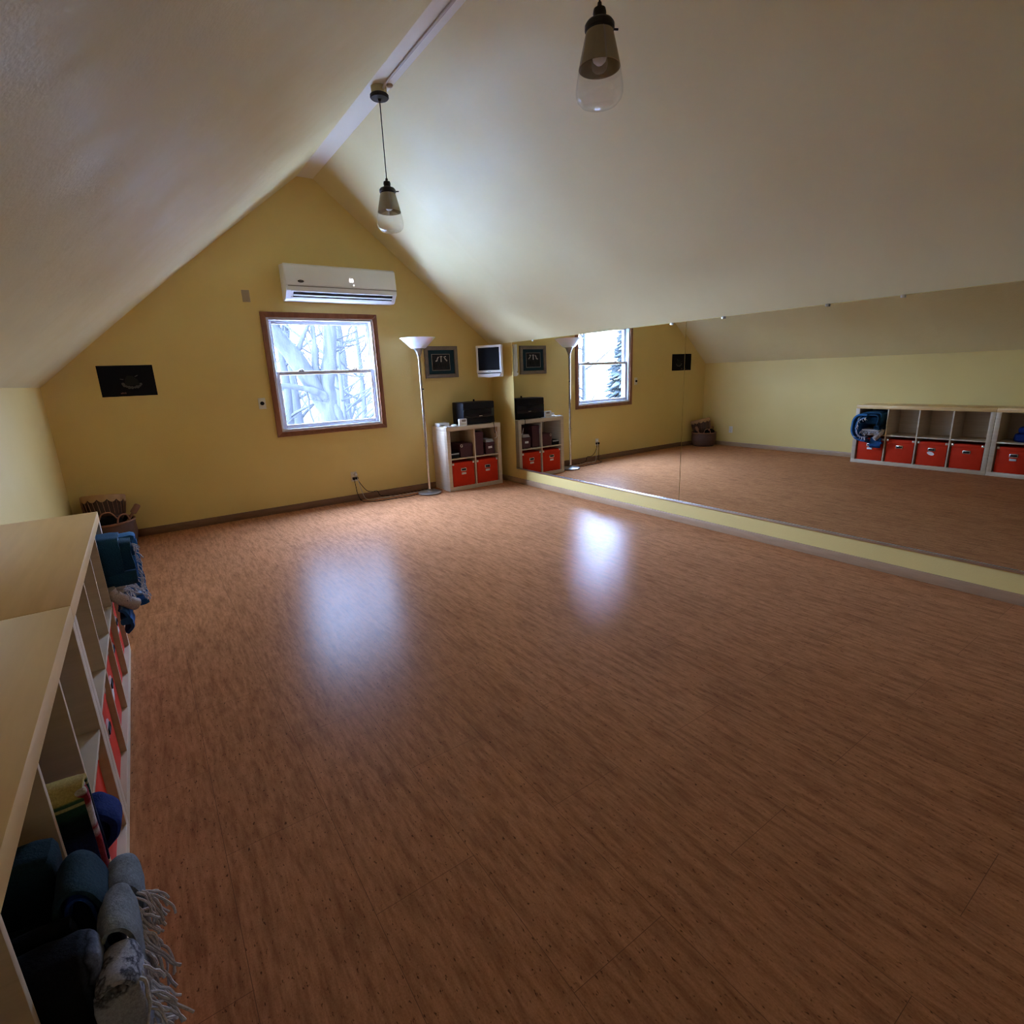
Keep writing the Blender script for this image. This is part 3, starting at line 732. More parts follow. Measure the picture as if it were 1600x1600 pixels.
# things on top of the corner shelf
ZT = .79
def stereo():
    x0, x1, y0, y1, z1 = -.655, -.195, -.345, -.06, ZT+.275
    root = thing('stereo', 'black box shaped stereo with a glossy front panel on the corner shelf', 'stereo', ((x0+x1)/2, (y0+y1)/2, ZT))
    b = MB(); b.box(x0, x1, y0+.012, y1, ZT+.006, z1, .010); b.build('case', 'black_plastic', root)
    b = MB(); b.box(x0+.006, x1-.006, y0+.004, y0+.016, ZT+.085, z1-.085, .003); fp = b.build('glossy_panel', 'black_gloss', root)
    b = MB(); b.box(x0+.006, x1-.006, y0+.004, y0+.016, z1-.080, z1-.006, .004); b.build('upper_panel', 'black_plastic', root)
    b = MB(); b.box(x0+.006, x1-.006, y0+.004, y0+.016, ZT+.01, ZT+.08, .004); b.build('lower_panel', 'black_plastic', root)
    b = MB(); b.box(-.428, -.383, y0+.0025, y0+.0045, ZT+.098, ZT+.106, .0008); b.build('logo', 'steel', fp)
    b = MB(); b.tube([(-.395, -.17, z1-.004), (-.395, -.17, z1+.028)], .011, 10); b.build('top_knob', 'black_plastic', root)
    for x in (x0+.05, x1-.05):
        for y in (y0+.04, y1-.04):
            b = MB(); b.lathe([(0, 0), (.012, 0), (.012, .008), (0, .008)], (x, y, ZT), 12); b.build('foot', 'black_plastic', root)
    b = MB(); b.tube(smooth([Vector(p) for p in [(-.25, -.345, ZT+.05), (-.25, -.372, ZT+.03), (-.262, -.412, ZT+.004), (-.262, -.418, ZT-.04), (-.255, -.415, ZT-.09), (-.235, -.395, ZT-.13)]], 6), .004, 8); b.build('cable', 'black_plastic', root)
stereo()
b = MB(); b.tube(smooth([Vector(p) for p in [(-.236, KY-.004, zs+.285), (-.228, KY-.006, zs+.255), (-.222, KY-.003, zs+.22), (-.226, KY+.02, zs+.196), (-.224, KY+.06, zs+.190)]], 6), .0045, 8)
tag(b.build('charging_cable', 'white_plastic', origin=(-.224, KY+.06, zs+.186)), 'short white cable dangling onto the grey papers in the corner shelf', 'cable')
r = thing('desk_clock', 'small white square clock in front of the black stereo', 'clock', (-.69, -.372, ZT))
b = MB(); b.box(-.745, -.635, -.385, -.353, ZT, ZT+.088, .006); b.build('case', 'white_plastic', r)
b = MB(); b.box(-.708, -.652, -.3865, -.384, ZT+.052, ZT+.078, .002); b.build('display_window', 'pewter', r)
b = MB(); b.box(-.720, -.642, -.3862, -.384, ZT+.012, ZT+.038, .002); b.build('button_panel', 'cream_plastic', r)
b = MB(); b.lathe([(0, 0), (.030, 0), (.036, .010), (.030, .022), (.012, .028), (0, .028)], (-.800, -.345, ZT), 20)
tag(b.build('round_case', 'white_plastic', origin=(-.800, -.345, ZT)), 'small round white case left of the white clock', 'case')
r = thing('paper_pad', 'flat white paper pad at the front left corner of the small shelf top', 'paper', (-.85, -.36, ZT))
b = MB(); b.box(-.930, -.850, -.402, -.325, ZT, ZT+.012, .002, mx=None); b.build('sheets', 'paper', r)
b = MB(); b.box(-.928, -.918, -.400, -.326, ZT+.010, ZT+.015, .001); b.build('binding', 'grey_paper', r)
r = thing('white_box', 'low white box with a dark slot at the back left of the small shelf top', 'box', (-.86, -.16, ZT))
b = MB(); b.box(-.935, -.79, -.215, -.09, ZT, ZT+.042, .006); b.build('case', 'white_plastic', r)
b = MB(); b.box(-.915, -.86, -.2165, -.214, ZT+.012, ZT+.020, .001); b.build('slot', 'dark', r)

# ------------------------------------------------------------------ basket, drum, beater in the corner
BX, BY = -4.345, -.225
def basket():
    root = thing('basket', 'round brown basket on the floor in the far left corner', 'basket', (BX, BY, 0))
    b = MB(); b.lathe([(0, 0), (.165, 0), (.19, .02), (.208, .12), (.205, .225), (.198, .235), (.192, .225), (.195, .12), (.178, .03), (0, .02)], (BX, BY, 0), 40); b.build('body', 'wicker', root)
    b = MB(); b.tube([(BX+.203*math.cos(2*PI*k/40), BY+.203*math.sin(2*PI*k/40), .236) for k in range(41)], .010, 8); b.build('rim', 'rim_wood', root)
    for s in (0, PI):
        b = MB(); a = s-.9
        b.tube(smooth([Vector((BX+.205*math.cos(a+q), BY+.205*math.sin(a+q), .24+h)) for q, h in ((-.28, 0), (-.2, .055), (0, .075), (.2, .055), (.28, 0))], 5), .007, 8); b.build('handle', 'rim_wood', root)
basket()
def drum():
    # a hand drum standing tilted in the basket
    root = thing('hand_drum', 'dark hand drum with a laced tan hide head standing in the basket', 'drum', (BX-.02, BY+.06, .03))
    mx = Matrix.Translation((BX-.015, BY+.045, .245)) @ Matrix.Rotation(math.radians(-13), 4, 'X') @ Matrix.Rotation(math.radians(4), 4, 'Y')
    b = MB(); b.lathe([(0, -.17), (.10, -.17), (.105, -.06), (.150, .05), (.160, .16), (.158, .205), (0, .205)], n=40, mx=mx); b.build('shell', 'drum_wood', root)
    # hide head with scalloped skirt
    t = bmesh.new(); n = 112
    top = [t.verts.new((.163*math.cos(2*PI*k/n), .163*math.sin(2*PI*k/n), .222)) for k in range(n)]
    mid = [t.verts.new((.168*math.cos(2*PI*k/n), .168*math.sin(2*PI*k/n), .213)) for k in range(n)]
    low = [t.verts.new((.167*math.cos(2*PI*k/n), .167*math.sin(2*PI*k/n), .180-.026*abs(math.sin(7*2*PI*k/n)))) for k in range(n)]
    inn = [t.verts.new((.1615*math.cos(2*PI*k/n), .1615*math.sin(2*PI*k/n), .180-.026*abs(math.sin(7*2*PI*k/n)))) for k in range(n)]
    cen = t.verts.new((0, 0, .226))
    for a, c in ((top, mid), (mid, low), (low, inn)):
        for k in range(n): t.faces.new((a[k], a[(k+1) % n], c[(k+1) % n], c[k]))
    for k in range(n): t.faces.new((cen, top[k], top[(k+1) % n]))
    bmesh.ops.recalc_face_normals(t, faces=t.faces)
    b = MB(); b.add(t, mx); b.build('hide_head', 'hide', root)
    b = MB()
    for k in range(28):
        a, a2 = 2*PI*k/28, 2*PI*(k+.5)/28
        b.tube([mx @ Vector((.167*math.cos(a), .167*math.sin(a), .165)), mx @ Vector((.153*math.cos(a2), .153*math.sin(a2), .05))], .0022, 5)
    b.build('lacing', 'rim_wood', root)
drum()
r = thing('drum_beater', 'round headed wooden beater leaning out of the basket', 'beater', (BX+.10, BY-.02, .04))
b = MB(); b.tube([(BX+.03, BY-.02, .06), (BX+.225, BY-.015, .325)], .012, 10); b.build('handle', 'rim_wood', r)
b = MB(); d = Vector((.195, .005, .265)).normalized(); q = Vector((BX+.225, BY-.015, .325))
b.tube([q-d*.05, q-d*.045, q+d*.03, q+d*.04], [.018, .026, .026, .018], 16); b.build('head', 'rim_wood', r)
r = thing('cloth_bag', 'black cloth bag slumped in the front of the basket', 'bag', (BX+.03, BY-.09, .03))
b = MB(); b.pad(BX-.10, BX+.12, BY-.165, BY-.045, .04, .30, .05, .012, 3); b.build('bag_body', wool('black cloth', flat((.008, .007, .007))), r)
b = MB(); b.tube(smooth([Vector(p) for p in [(BX-.05, BY-.15, .285), (BX-.02, BY-.17, .34), (BX+.04, BY-.17, .345), (BX+.08, BY-.15, .28)]], 6), .006, 8); b.build('strap', 'rim_wood', r)

# ------------------------------------------------------------------ blankets
def fringe(starts, dirs, L, m, parent, seed=0, r=.0028, droop=.6):
    rnd = random.Random(seed); b = MB()
    for (p, d) in zip(starts, dirs):
        p = Vector(p); d = Vector(d).normalized(); l = L*rnd.uniform(.7, 1.2); pts = [p]; q = p.copy(); v = d.copy()
        for k in range(6):
            v = (v+Vector((rnd.uniform(-.55, .55), rnd.uniform(-.55, .55), -droop*.35+rnd.uniform(-.35, .25)))).normalized()
            q = q+v*l/6; pts.append(q.copy())
        b.tube(smooth(pts, 3), [r]*1 if False else r*rnd.uniform(.8, 1.25), 6)
    return b.build('fringe', m, parent)
def blanket(name, label, loc, group='blankets in the long cube shelves'):
    return thing(name, label, 'blanket', loc, group)
FR_W = wool('white yarn', flat((.60, .60, .64)))
FR_G = wool('grey yarn', flat((.52, .48, .48)))
TEAL = wool('teal wool', [(0, (.012, .055, .11)), (.6, (.016, .075, .15)), (1, (.03, .14, .27))], 2, 4, 0)
BLUE = wool('blue wool', [(0, (.015, .06, .18)), (.45, (.03, .12, .32)), (.5, (.35, .42, .55)), (.54, (.03, .12, .32)), (1, (.04, .18, .42))], 2, 3.2, .2)
CREAM = wool('cream plaid wool', [(0, (.52, .43, .36)), (.30, (.52, .43, .36)), (.33, (.10, .07, .05)), (.37, (.52, .43, .36)), (.55, (.50, .41, .34)), (.58, (.16, .11, .08)), (.61, (.52, .43, .36)), (1, (.55, .47, .42))], 0, 6, .75)
SPOT = wool('cream spotted wool', [(0, (.55, .47, .40)), (.62, (.52, .44, .37)), (.68, (.05, .03, .04)), (1, (.05, .03, .04))], 2, 0, .5, wob=.9)
ROYAL = wool('royal blue wool', flat((.012, .030, .17)))
NAVY = wool('navy wool', flat((.008, .014, .055)))
yc = yA(0); zc = zs + .001
# far shelf, upper far cubby
r = blanket('folded_blanket', 'dark teal folded blanket on top of the bundle in the far upper cubby', (SF-.2, yc, .54))
b = MB(); b.ribbon([(0, yc-.115, .535), (0, yc-.125, .62), (0, yc-.115, .685), (0, yc-.04, .695), (0, yc+.06, .690), (0, yc+.12, .66), (0, yc+.125, .56)], (1, 0, 0), SF-.30, SF+.072, .030, 12, .005, 1); b.build('outer_fold', TEAL, r)
b = MB(); b.ribbon([(0, yc-.10, .54), (0, yc-.105, .62), (0, yc-.09, .663), (0, yc, .667), (0, yc+.09, .655), (0, yc+.10, .56)], (1, 0, 0), SF-.30, SF+.118, .024, 12, .005, 2); b.build('inner_fold', TEAL, r)
b = MB(); b.pad(SF-.28, SF+.05, yc-.085, yc+.085, .54, .645, .03, .005, 5); b.build('core_folds', TEAL, r)
r = blanket('rolled_blanket', 'dark teal rolled blanket beneath the folded teal one', (SF-.15, yc-.08, .47))
b = MB(); b.ribbon([(0, yc-.10+.036*k*.04*math.cos(k*.7)*1.0, .503+.036*k*.04*math.sin(k*.7)) for k in range(2, 25)], (1, 0, 0), SF-.26, SF+.118, .010, 10, .003, 3, sub=3); b.build('roll', TEAL, r)
r = blanket('folded_blanket', 'cream plaid blanket with white fringe in the far upper cubby', (SF-.15, yc, .43))
for k in range(3):
    b = MB(); b.pad(SF-.28, SF+.045+.012*k, yc-.12, yc+.10, .408+.022*k, .432+.022*k, .012, .004, 7+k); b.build('folded_layer', CREAM, r)
st = [(SF+.055, yc-.12+.0095*k, .44+.012*random.random()) for k in range(24)]
fringe(st, [(1, -.2+.4*random.random(), -.1) for _ in st], .075, FR_W, r, 4)
r = blanket('rolled_blanket', 'cream dark-spotted rolled blanket drooping from the far upper cubby', (SF+.03, yc-.07, .37))
b = MB(); b.tube(smooth([Vector(p) for p in [(SF+.004, yc-.145, .475), (SF+.012, yc-.135, .44), (SF+.035, yc-.12, .405), (SF+.062, yc-.10, .375), (SF+.085, yc-.08, .352)]], 6), [.022]*6+[.028]*12+[.031]*7, 14)
b.build('roll', SPOT, r)
r = blanket('draped_blanket', 'bright blue blanket wrapped around the bundle and hanging over the cubby edge', (SF+.06, yc, .28))
C_path = [(0, yc+.02, .665), (0, yc+.13, .66), (0, yc+.185, .60), (0, yc+.195, .48), (0, yc+.165, .385), (0, yc+.09, .335), (0, yc+.01, .325)]
b = MB(); b.ribbon(C_path, (1, 0, 0), SF+.013, SF+.135, .030, 8, .006, 9); b.build('outer_wrap', BLUE, r)
b = MB(); b.ribbon([(0, yc+.10, .33), (0, yc+.02, .305), (0, yc-.08, .292), (0, yc-.165, .300)], (1, 0, 0), SF+.013, SF+.062, .030, 8, .006, 8); b.build('under_fold', BLUE, r)
C2 = [(0, yc+.05, .63), (0, yc+.12, .60), (0, yc+.15, .52), (0, yc+.14, .43), (0, yc+.09, .375), (0, yc+.02, .36)]
b = MB(); b.ribbon(C2, (1, 0, 0), SF+.015, SF+.115, .024, 8, .006, 10); b.build('inner_wrap', BLUE, r)
b = MB(); b.pad(SF-.25, SF+.055, yc+.105, yc+.150, .42, .60, .02, .006, 11); b.build('inner_folds', BLUE, r)
st = []; dr = []
for k in range(40):
    P = smooth([Vector(p) for p in C2], 8); p = P[min(len(P)-1, int(k*len(P)/40))]
    st.append((SF+.115+.004*random.random(), p.y-.012, p.z+.004)); dr.append((.6, -.5, -.3))
fringe(st, dr, .045, FR_W, r, 5)
b = MB(); b.ribbon([(SF+.02, 0, .36), (SF+.045, 0, .33), (SF+.055, 0, .27), (SF+.028, 0, .235)], (0, 1, 0), yc-.15, yc-.02, .022, 8, .005, 12); b.build('hanging_corner', BLUE, r)
# near shelf, first upper cubby: set back
r = blanket('folded_blanket', 'dark blue folded blanket set back in the cubby beside the shelf join', (SF-.2, yB(0), zs))
for k, (dy, tp) in enumerate(((0, .10), (-.03, .075))):
    b = MB(); z0 = zs+.001+(.10 if k else 0); b.pad(SF-.34, SF-.075, yB(0)-.155, yB(0)+.05+dy, z0, z0+tp, .03, .006, 13+k); b.build('folded_layer', ROYAL, r)
# near shelf, second upper cubby: striped blanket and royal blue one
yb = yB(1)
STRIPE = wool('striped serape wool', [(0, (.012, .02, .07)), (.36, (.02, .045, .17)), (.50, (.016, .03, .11)), (.62, (.008, .012, .02)), (.74, (.008, .022, .018)), (.80, (.02, .07, .045)), (.855, (.02, .075, .05)), (.862, (.42, .40, .16)), (.882, (.42, .40, .16)), (.888, (.02, .075, .05)), (.91, (.06, .13, .06)), (.925, (.46, .36, .10)), (1, (.50, .40, .13))], 2, 1/.235, 0)
EDGE = wool('red and white banded wool', [(0, (.10, .02, .04)), (.35, (.22, .02, .03)), (.5, (.26, .02, .03)), (.56, (.5, .45, .45)), (.60, (.26, .02, .03)), (.65, (.55, .5, .5)), (.80, (.55, .5, .5)), (.85, (.26, .02, .03)), (.93, (.25, .02, .03)), (.95, (.5, .45, .4)), (1, (.5, .44, .3))], 2, 1/.235, 0)
r = blanket('striped_blanket', 'folded blanket with yellow, green and navy stripes and red white edging', (SF-.1, yb-.1, zs))
b = MB(); b.ribbon([(0, -4.937, zs+.004), (0, -4.937, zs+.11), (0, -4.933, zs+.205), (0, -4.918, zs+.226), (0, -4.885, zs+.228), (0, -4.868, zs+.21), (0, -4.865, zs+.1), (0, -4.865, zs+.004)], (1, 0, 0), SF-.30, SF+.040, .016, 12, .002, 15); b.build('body', STRIPE, r)
b = MB(); b.box(SF-.29, SF+.030, -4.925, -4.877, zs+.002, zs+.215, .008); b.build('inner_folds', STRIPE, r)
b = MB()
for k in range(3): b.pad(SF+.022-.004*k, SF+.047-.005*k, -4.938+.024*k, -4.914+.024*k, zs+.004, zs+.230, .010, .002, 17+k, 8)
b.build('banded_edge', EDGE, r)
r = blanket('folded_blanket', 'royal blue blanket bulging out beyond the striped one', (SF+.03, -4.78, .42))
b = MB(); b.ribbon([(SF-.10, 0, .505), (SF+.02, 0, .515), (SF+.046, 0, .505), (SF+.060, 0, .478), (SF+.055, 0, .448), (SF+.034, 0, .425), (SF+.012, 0, .414)], (0, 1, 0), -4.858, -4.785, .022, 8, .004, 18)
b.pad(SF-.12, SF+.046, -4.85, -4.795, .408, .498, .025, .004, 19); b.build('body', ROYAL, r)
# near shelf, third upper cubby
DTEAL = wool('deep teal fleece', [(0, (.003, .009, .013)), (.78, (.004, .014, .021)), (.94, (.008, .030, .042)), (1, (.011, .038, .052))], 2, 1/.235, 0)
r = blanket('folded_blanket', 'very dark teal fleece standing in the cubby left of the arched roll', (SF-.15, -5.06, zs))
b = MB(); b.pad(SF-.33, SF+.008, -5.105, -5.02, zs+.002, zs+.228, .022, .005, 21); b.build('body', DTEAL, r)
b = MB(); b.pad(SF-.30, SF+.001, -5.20, -5.108, zs+.002, zs+.15, .04, .010, 22); b.build('front_fold', DTEAL, r)
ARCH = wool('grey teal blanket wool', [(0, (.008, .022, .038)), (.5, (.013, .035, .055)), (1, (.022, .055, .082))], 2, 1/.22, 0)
INNER = wool('mottled blue wool', [(0, (.14, .22, .33)), (.35, (.08, .17, .30)), (.6, (.02, .07, .30)), (1, (.012, .05, .28))], 2, 1/.20, 0, wob=.5)
r = blanket('arched_blanket', 'arched grey teal blanket with bright blue lining, beside the dark fleece', (SF+.03, -5.12, .40))
arch = [(SF+.008, 0, .48), (SF+.006, 0, .54), (SF+.010, 0, .582), (SF+.024, 0, .604), (SF+.043, 0, .603), (SF+.058, 0, .580), (SF+.067, 0, .535), (SF+.070, 0, .48), (SF+.066, 0, .40)]
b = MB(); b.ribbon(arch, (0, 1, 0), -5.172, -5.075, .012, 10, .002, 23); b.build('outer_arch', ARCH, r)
arch2 = [(SF+.016, 0, .41), (SF+.017, 0, .50), (SF+.021, 0, .567), (SF+.030, 0, .586), (SF+.043, 0, .584), (SF+.052, 0, .556), (SF+.057, 0, .48), (SF+.053, 0, .41)]
b = MB(); b.ribbon(arch2, (0, 1, 0), -5.168, -5.085, .009, 10, .002, 24); b.build('blue_lining', INNER, r)
b = MB(); b.pad(SF+.024, SF+.050, -5.178, -5.09, .405, .560, .012, .002, 30, 8); b.build('dark_core', NAVY, r)
GREYW = wool('heather grey wool', [(0, (.30, .31, .36)), (.35, (.18, .21, .25)), (.6, (.26, .30, .35)), (1, (.32, .37, .44))], 2, 1/.35, 0, wob=.5)
r = blanket('fringed_blanket', 'heather grey blanket with long pale fringe hanging out of the cubby', (SF+.09, -5.15, .38))
flaps = [([(SF+.072, 0, .540), (SF+.084, 0, .548), (SF+.100, 0, .540), (SF+.108, 0, .515), (SF+.106, 0, .475), (SF+.092, 0, .42)], -5.14, -5.055),
         ([(SF+.066, 0, .552), (SF+.080, 0, .566), (SF+.096, 0, .558), (SF+.104, 0, .525), (SF+.104, 0, .47), (SF+.104, 0, .40)], -5.245, -5.150)]
for k, (P_, a_, c_) in enumerate(flaps):
    b = MB(); b.ribbon(P_, (0, 1, 0), a_, c_, .012, 10, .005, 25+k); b.build('cloth_flap', GREYW, r)
st, dr = [], []
for k in range(22): st.append((SF+.108-.0006*k, -5.14+.004*k, .525-.003*k)); dr.append((.75, -.35, -.6))
for k in range(20): st.append((SF+.104, -5.245+.0047*k, .50-.07*random.random())); dr.append((.6, -.3, -.7))
for k in range(16): st.append((SF+.100, -5.15-.006*k, .550-.010*k)); dr.append((.6, -.5, -.6))
fringe(st, dr, .085, FR_G, r, 6, .0024, .9)
BLK = wool('black to grey wool', [(0, (.003, .003, .005)), (.74, (.004, .004, .006)), (.80, (.022, .026, .038)), (.84, (.005, .005, .008)), (.93, (.10, .12, .17)), (1, (.24, .27, .34))], 0, 10.0, 42.40, wob=.14)
r = blanket('draped_blanket', 'black blanket with pale grey border nearest the camera in the shelf', (0, -5.25, .41))
b = MB(); b.pad(SF-.28, SF+.066, -5.302, -5.215, zs+.004, .588, .03, .005, 27, 14); b.build('body', BLK, r)
b = MB(); b.pad(SF-.20, SF+.034, -5.213, -5.182, zs+.004, .585, .012, .003, 29, 8); b.build('inner_folds', BLK, r)
PALE = wool('pale grey border wool', [(0, (.30, .33, .42)), (.5, (.40, .43, .52)), (.6, (.06, .07, .1)), (.66, (.40, .43, .52)), (1, (.42, .44, .50))], 2, 5, 0, wob=.6)
b = MB(); b.ribbon([(SF+.060, 0, .530), (SF+.080, 0, .540), (SF+.100, 0, .528), (SF+.108, 0, .49), (SF+.106, 0, .43), (SF+.110, 0, .36)], (0, 1, 0), -5.318, -5.245, .013, 8, .006, 28); b.build('pale_border', PALE, r)
b = MB(); b.pad(SF+.050, SF+.112, -5.322, -5.300, .31, .525, .008, .005, 31, 8); b.build('hanging_end', PALE, r)
st, dr = [], []
for k in range(26):
    t_ = k/25; st.append((SF+.111, -5.314+.062*((k*7) % 26)/26, .525-.17*t_)); dr.append((.6, -.2, -.75))
fringe(st, dr, .06, FR_W, r, 8, .0023, .9)
st = [(SF+.112, -5.31+.012*k, .365) for k in range(5)]
b = fringe(st, [(.75, .1, -.7)]*5, .085, FR_W, r, 12, .0026, .6)

# ------------------------------------------------------------------ outdoors
def bark(c1, c2):
    def f(nt, b):
        n = noise_tex(nt, coords(nt, (9, 9, 1.6)), 1.0, 5, .65)
        nt.links.new(ramp(nt, n, [(.35, c1), (.65, c2)]), b.inputs['Base Color']); bump(nt, b, n, .8, .03)
    return f
M['bark'] = mat('grey bark', rough=.9, spec=.1, build=bark((.010, .0105, .0115), (.0185, .019, .020)))
M['far_bark'] = mat('pale grey bark', rough=.9, spec=.1, build=bark((.015, .0155, .017), (.021, .0215, .023)))
M['needles'] = mat('evergreen needles', rough=.8, spec=.1, build=cardboard((.026, .032, .036), (.040, .046, .050)))
def ground_nodes(nt, b):
    n = noise_tex(nt, coords(nt), .6, 6, .6); c = ramp(nt, n, [(.35, (.30, .29, .29)), (.65, (.62, .63, .66))])
    tc = N(nt, 'ShaderNodeTexCoord'); sx = N(nt, 'ShaderNodeSeparateXYZ'); nt.links.new(tc.outputs['Object'], sx.inputs[0])
    lit = math_node(nt, 'ADD', math_node(nt, 'MULTIPLY', sx.outputs[0], .25), .9)      # snow darkens to leaf litter rightward, shaped to cut bounce onto the left ceiling
    c = mix(nt, c, (.020, .0185, .0175), ramp(nt, lit, [(0, (0,)*3), (1, (1,)*3)]))
    nt.links.new(c, b.inputs['Base Color'])
M['ground'] = mat('patchy snowy ground', rough=.9, spec=.1, build=ground_nodes)
GZ = -3.2
t = bmesh.new(); bmesh.ops.create_grid(t, x_segments=40, y_segments=40, size=60)
for v in t.verts: v.co = Vector((v.co.x-5, v.co.y+60.6, GZ+noise.noise(v.co*.08)*.5))
b = MB(); b.add(t); struct(b.build('ground', 'ground'))
M['hill'] = mat('wooded hillside', rough=.95, spec=.05, build=cardboard((.014, .014, .016), (.024, .0235, .025)))
t = bmesh.new(); rows = []
for i in range(61):
    x = -28+150*i/60; hh = 4.2+1.6*noise.noise(Vector((x*.05, 3, 0)))+.9*noise.noise(Vector((x*.31, 7, 0))); hh *= min(1, (x+28)/14)
    rows.append([t.verts.new((x, y, GZ-.3+hh*k)) for y, k in ((62, 0), (70, .62), (80, .93), (92, 1.0), (110, .9), (118, 0))])
for a, c in zip(rows, rows[1:]):
    for k in range(5): t.faces.new((a[k], c[k], c[k+1], a[k+1]))
b = MB(); b.add(t); struct(b.build('hills', 'hill'))
def twigs(b, p, d, L, r, depth, rnd):
    pts = [p]; q = p.copy(); v = d.normalized(); n = 5
    for k in range(n):
        v = (v+Vector((rnd.uniform(-.3, .3), rnd.uniform(-.3, .3), rnd.uniform(-.12, .28)))).normalized(); q = q+v*L/n; pts.append(q.copy())
    b.tube(pts, [r*(1-.75*k/n) for k in range(n+1)], 6 if depth > 1 else 4)
    if depth > 0:
        for k in range(3 if depth > 1 else 4):
            i = rnd.randint(1, n); w = (v+Vector((rnd.uniform(-1, 1), rnd.uniform(-1, 1), rnd.uniform(-.3, .8)))).normalized()
            twigs(b, pts[i], w, L*rnd.uniform(.45, .7), r*.45, depth-1, rnd)
def tree(loc, h, r, label, seed, m='far_bark', lean=(0, 0), limbs=7, first=.3):
    rnd = random.Random(seed); x, y = loc; root = thing('bare_tree', label, 'tree', (x, y, GZ), 'bare trees outside the window')
    n = 9; pts = [Vector((x+lean[0]*(k/n)+rnd.uniform(-.06, .06)*h*.08, y+lean[1]*(k/n), GZ-.3+(h+.3)*k/n)) for k in range(n+1)]
    b = MB(); P = smooth(pts, 3); b.tube(P, [r*(1.25-1.05*(k/(len(P)-1))) for k in range(len(P))], 14); b.build('trunk', m, root)
    b = MB()
    for k in range(limbs):
        i = int(len(P)*(first+(.98-first)*k/limbs)); a = rnd.uniform(0, 2*PI)
        twigs(b, P[min(i, len(P)-1)], Vector((math.cos(a), math.sin(a), rnd.uniform(.2, .9))), h*rnd.uniform(.18, .32), r*.32, 2, rnd)
    b.build('branches', m, root); return root
# big forked tree close to the window
root = thing('forked_tree', 'large forked bare tree trunk filling the window view', 'tree', (-1.0, 4.6, GZ))
F = lambda *p: smooth([Vector(q) for q in p], 5)
b = MB(); b.tube(F((-.95, 4.75, GZ-.2), (-.90, 4.68, -1), (-.875, 4.62, .5), (-.85, 4.6, 1.3), (-.735, 4.6, 1.8), (-.655, 4.6, 2.45), (-.5, 4.7, 4.0), (-.35, 4.9, 6.5)), [.26]*5+[.21]*5+[.175]*5+[.145]*5+[.125]*5+[.105]*5+[.08]*6, 18); b.build('trunk', 'bark', root)
b = MB(); b.tube(F((-.90, 4.62, .85), (-1.18, 4.58, 1.45), (-1.40, 4.56, 1.86), (-1.70, 4.55, 2.27), (-2.2, 4.6, 3.1)), [.16]*6+[.165]*5+[.15]*5+[.12]*5, 14); b.build('left_limb', 'bark', root)
b = MB(); b.tube(F((-.98, 4.62, 1.15), (-1.01, 4.64, 1.6), (-.97, 4.66, 2.0), (-.955, 4.7, 2.5), (-.93, 4.8, 3.4)), [.09]*6+[.068]*5+[.045]*5+[.03]*5, 12); b.build('middle_limb', 'bark', root)
b = MB(); b.tube(F((-1.36, 4.56, 1.86), (-1.27, 4.57, 2.03), (-1.15, 4.58, 2.26), (-1.05, 4.6, 2.42)), [.055]*6+[.045]*5+[.036]*5, 10); b.build('side_limb', 'bark', root)
b = MB(); b.tube(F((-.86, 4.55, .95), (-1.0, 4.45, 1.14), (-1.22, 4.4, 1.24), (-1.67, 4.35, 1.33), (-2.3, 4.3, 1.36)), [.085]*6+[.065]*5+[.05]*10, 10); b.build('low_limb', 'bark', root)
b = MB(); b.tube(F((-.82, 4.55, .95), (-.72, 4.5, .75), (-.62, 4.5, .35), (-.55, 4.55, -.4)), [.09]*6+[.075]*5+[.06]*5, 10); b.build('right_limb', 'bark', root)
b = MB(); rnd = random.Random(3)
for p, d, L in (((-.64, 4.65, 2.1), (1, .2, .35), 1.0), ((-.66, 4.65, 2.2), (.9, .1, -.6), .8), ((-.7, 4.65, 1.9), (.8, .6, .1), .9), ((-1.5, 4.55, 2.0), (-.2, .2, 1), .8), ((-1.7, 4.55, 2.2), (.5, .2, 1), .8), ((-.97, 4.66, 2.0), (-.3, .2, 1), .6), ((-.6, 4.5, .5), (1, .4, .6), .9), ((-.6, 4.65, 2.6), (1, .3, .2), 1.0), ((-1.3, 4.4, 1.22), (.1, .3, -1), .8), ((-.63, 4.6, 2.0), (1, .1, .1), 1.0), ((-.66, 4.6, 1.55), (1, .3, -.2), .9), ((-.55, 4.5, .2), (.8, .2, 1), 1.0), ((-.6, 4.6, 1.0), (1, .1, .2), .9)):
    twigs(b, Vector(p), Vector(d), L*1.15, .021, 2, rnd)
b.build('branches', 'bark', root)
spots = [((.35, 7.6), 7.5, .085, 'slender bare tree close by, right of the forked trunk'), ((1.25, 8.6), 8, .10, 'slender bare tree in the right part of the window view, before the farther ones'),
         ((-3.4, 9.0), 8, .13, 'slim bare tree left of the forked trunk, low in the window'), ((-2.3, 10.5), 9, .16, 'bare tree seen between the limbs of the forked trunk'),
         ((.9, 9.5), 9, .17, 'bare tree at the right edge of the window view'), ((0.0, 12.0), 10, .16, 'bare tree just right of the forked trunk'),
         ((-4.6, 13.0), 10, .2, 'bare tree far off at the left of the window view'), ((2.2, 13.0), 10, .2, 'bare tree far off at the right of the window view'),
         ((-1.4, 15.0), 11, .2, 'bare tree farthest behind the forked trunk'), ((1.3, 16.5), 11, .2, 'bare tree farthest to the right behind the forked trunk'),
         ((-3.2, 17), 11, .2, 'bare tree farthest to the left behind the forked trunk')]
for i, (p, h, rr, lab) in enumerate(spots): tree(p, h, rr, lab, 20+i, limbs=10, first=.22)
tree((-8.6, 7.4), 8.5, .10, 'slim bare tree seen through the mirrored window', 41, limbs=12, first=.25)
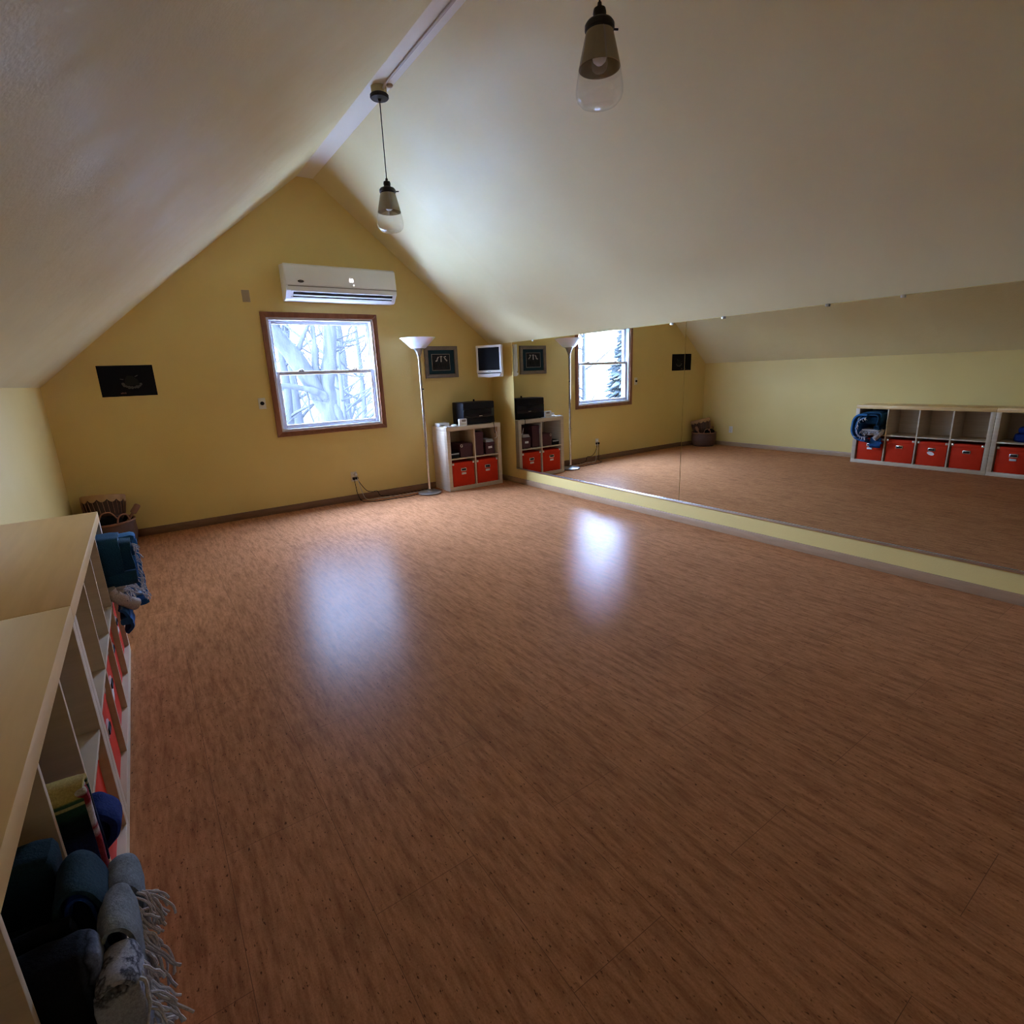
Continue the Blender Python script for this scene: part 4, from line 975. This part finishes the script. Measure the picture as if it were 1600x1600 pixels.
# evergreen, visible in the mirrored window
def evergreen(x, y, h, r0):
    root = thing('evergreen_tree', 'dense evergreen tree seen only in the mirrored window', 'tree', (x, y, GZ)); rnd = random.Random(9)
    b = MB(); b.tube([(x, y, GZ-.2), (x, y, GZ+h)], [.16, .02], 10); b.build('trunk', 'bark', root)
    t = bmesh.new()
    for k in range(900):
        u = rnd.random()**.8; z = GZ+.5+(h-.5)*u; R = r0*(1-u)+.05; a = rnd.uniform(0, 2*PI); rr = R*rnd.uniform(.35, 1.08)
        c = Vector((x+rr*math.cos(a), y+rr*math.sin(a), z-rr*.25)); L = rnd.uniform(.18, .34)
        d = Vector((math.cos(a), math.sin(a), -.35)).normalized(); s = d.cross(Vector((0, 0, 1))).normalized(); n_ = s.cross(d)
        vs = [t.verts.new(c-d*L), t.verts.new(c+s*L*.45), t.verts.new(c+d*L*1.1), t.verts.new(c-s*L*.45), t.verts.new(c+n_*L*.25), t.verts.new(c-n_*L*.25)]
        for i in range(4):
            for q in (4, 5): t.faces.new((vs[i], vs[(i+1) % 4], vs[q]))
    bmesh.ops.recalc_face_normals(t, faces=t.faces)
    b = MB(); b.add(t); b.build('foliage', 'needles', root, flat_shade=True)
evergreen(-10.9, 7.6, 6.2, 1.7)

# ------------------------------------------------------------------ light: overcast sky through the window
w = bpy.data.worlds.new('sky'); bpy.context.scene.world = w; w.use_nodes = True; nt = w.node_tree
bg = nt.nodes['Background']; tc = N(nt, 'ShaderNodeTexCoord'); sx = N(nt, 'ShaderNodeSeparateXYZ'); nt.links.new(tc.outputs['Generated'], sx.inputs[0])
col = ramp(nt, sx.outputs[2], [(0.0, (.70, .94, 1.52)), (.25, (.68, .94, 1.60)), (1.0, (.64, .92, 1.70))])
nt.links.new(col, bg.inputs['Color'])
side = ramp(nt, math_node(nt, 'ADD', math_node(nt, 'MULTIPLY', sx.outputs[0], .5), .5), [(0, (1.0,)*3), (.5, (.55,)*3), (1, (.10,)*3)])   # open sky to the left; strength dimmed to the right to balance room light
nt.links.new(math_node(nt, 'MULTIPLY', side, SKY*2.0), bg.inputs['Strength'])
pl = bpy.data.lights.new('window_portal', 'AREA'); pl.shape = 'RECTANGLE'; pl.size = wx1-wx0; pl.size_y = wz1-wz0
pl.cycles.is_portal = True
po = bpy.data.objects.new('window_portal', pl); C.objects.link(po); po.location = ((wx0+wx1)/2, T+.03, (wz0+wz1)/2); po.rotation_euler = (-PI/2, 0, 0)

# ------------------------------------------------------------------ camera and view
cd = bpy.data.cameras.new('camera'); cam = bpy.data.objects.new('camera', cd); C.objects.link(cam)
cam.location = (-3.9498, -6.1567, 1.3969); cam.rotation_euler = (1.3152, .0388, -.6081)
cd.sensor_width = 36; cd.sensor_fit = 'HORIZONTAL'; cd.lens = 830.58/1600*36; cd.clip_start = .02
sc = bpy.context.scene; sc.camera = cam
sc.view_settings.view_transform = 'Standard'; sc.view_settings.look = 'None'; sc.view_settings.gamma = 1; sc.view_settings.use_curve_mapping = False
sc.view_settings.exposure = 3.55
cy = sc.cycles; cy.max_bounces = 14; cy.diffuse_bounces = 8; cy.glossy_bounces = 8; cy.transparent_max_bounces = 16; cy.sample_clamp_indirect = 6
cy.filter_width = 1.0; cy.use_denoising = True; cy.caustics_reflective = True; cy.caustics_refractive = False; cy.blur_glossy = .5
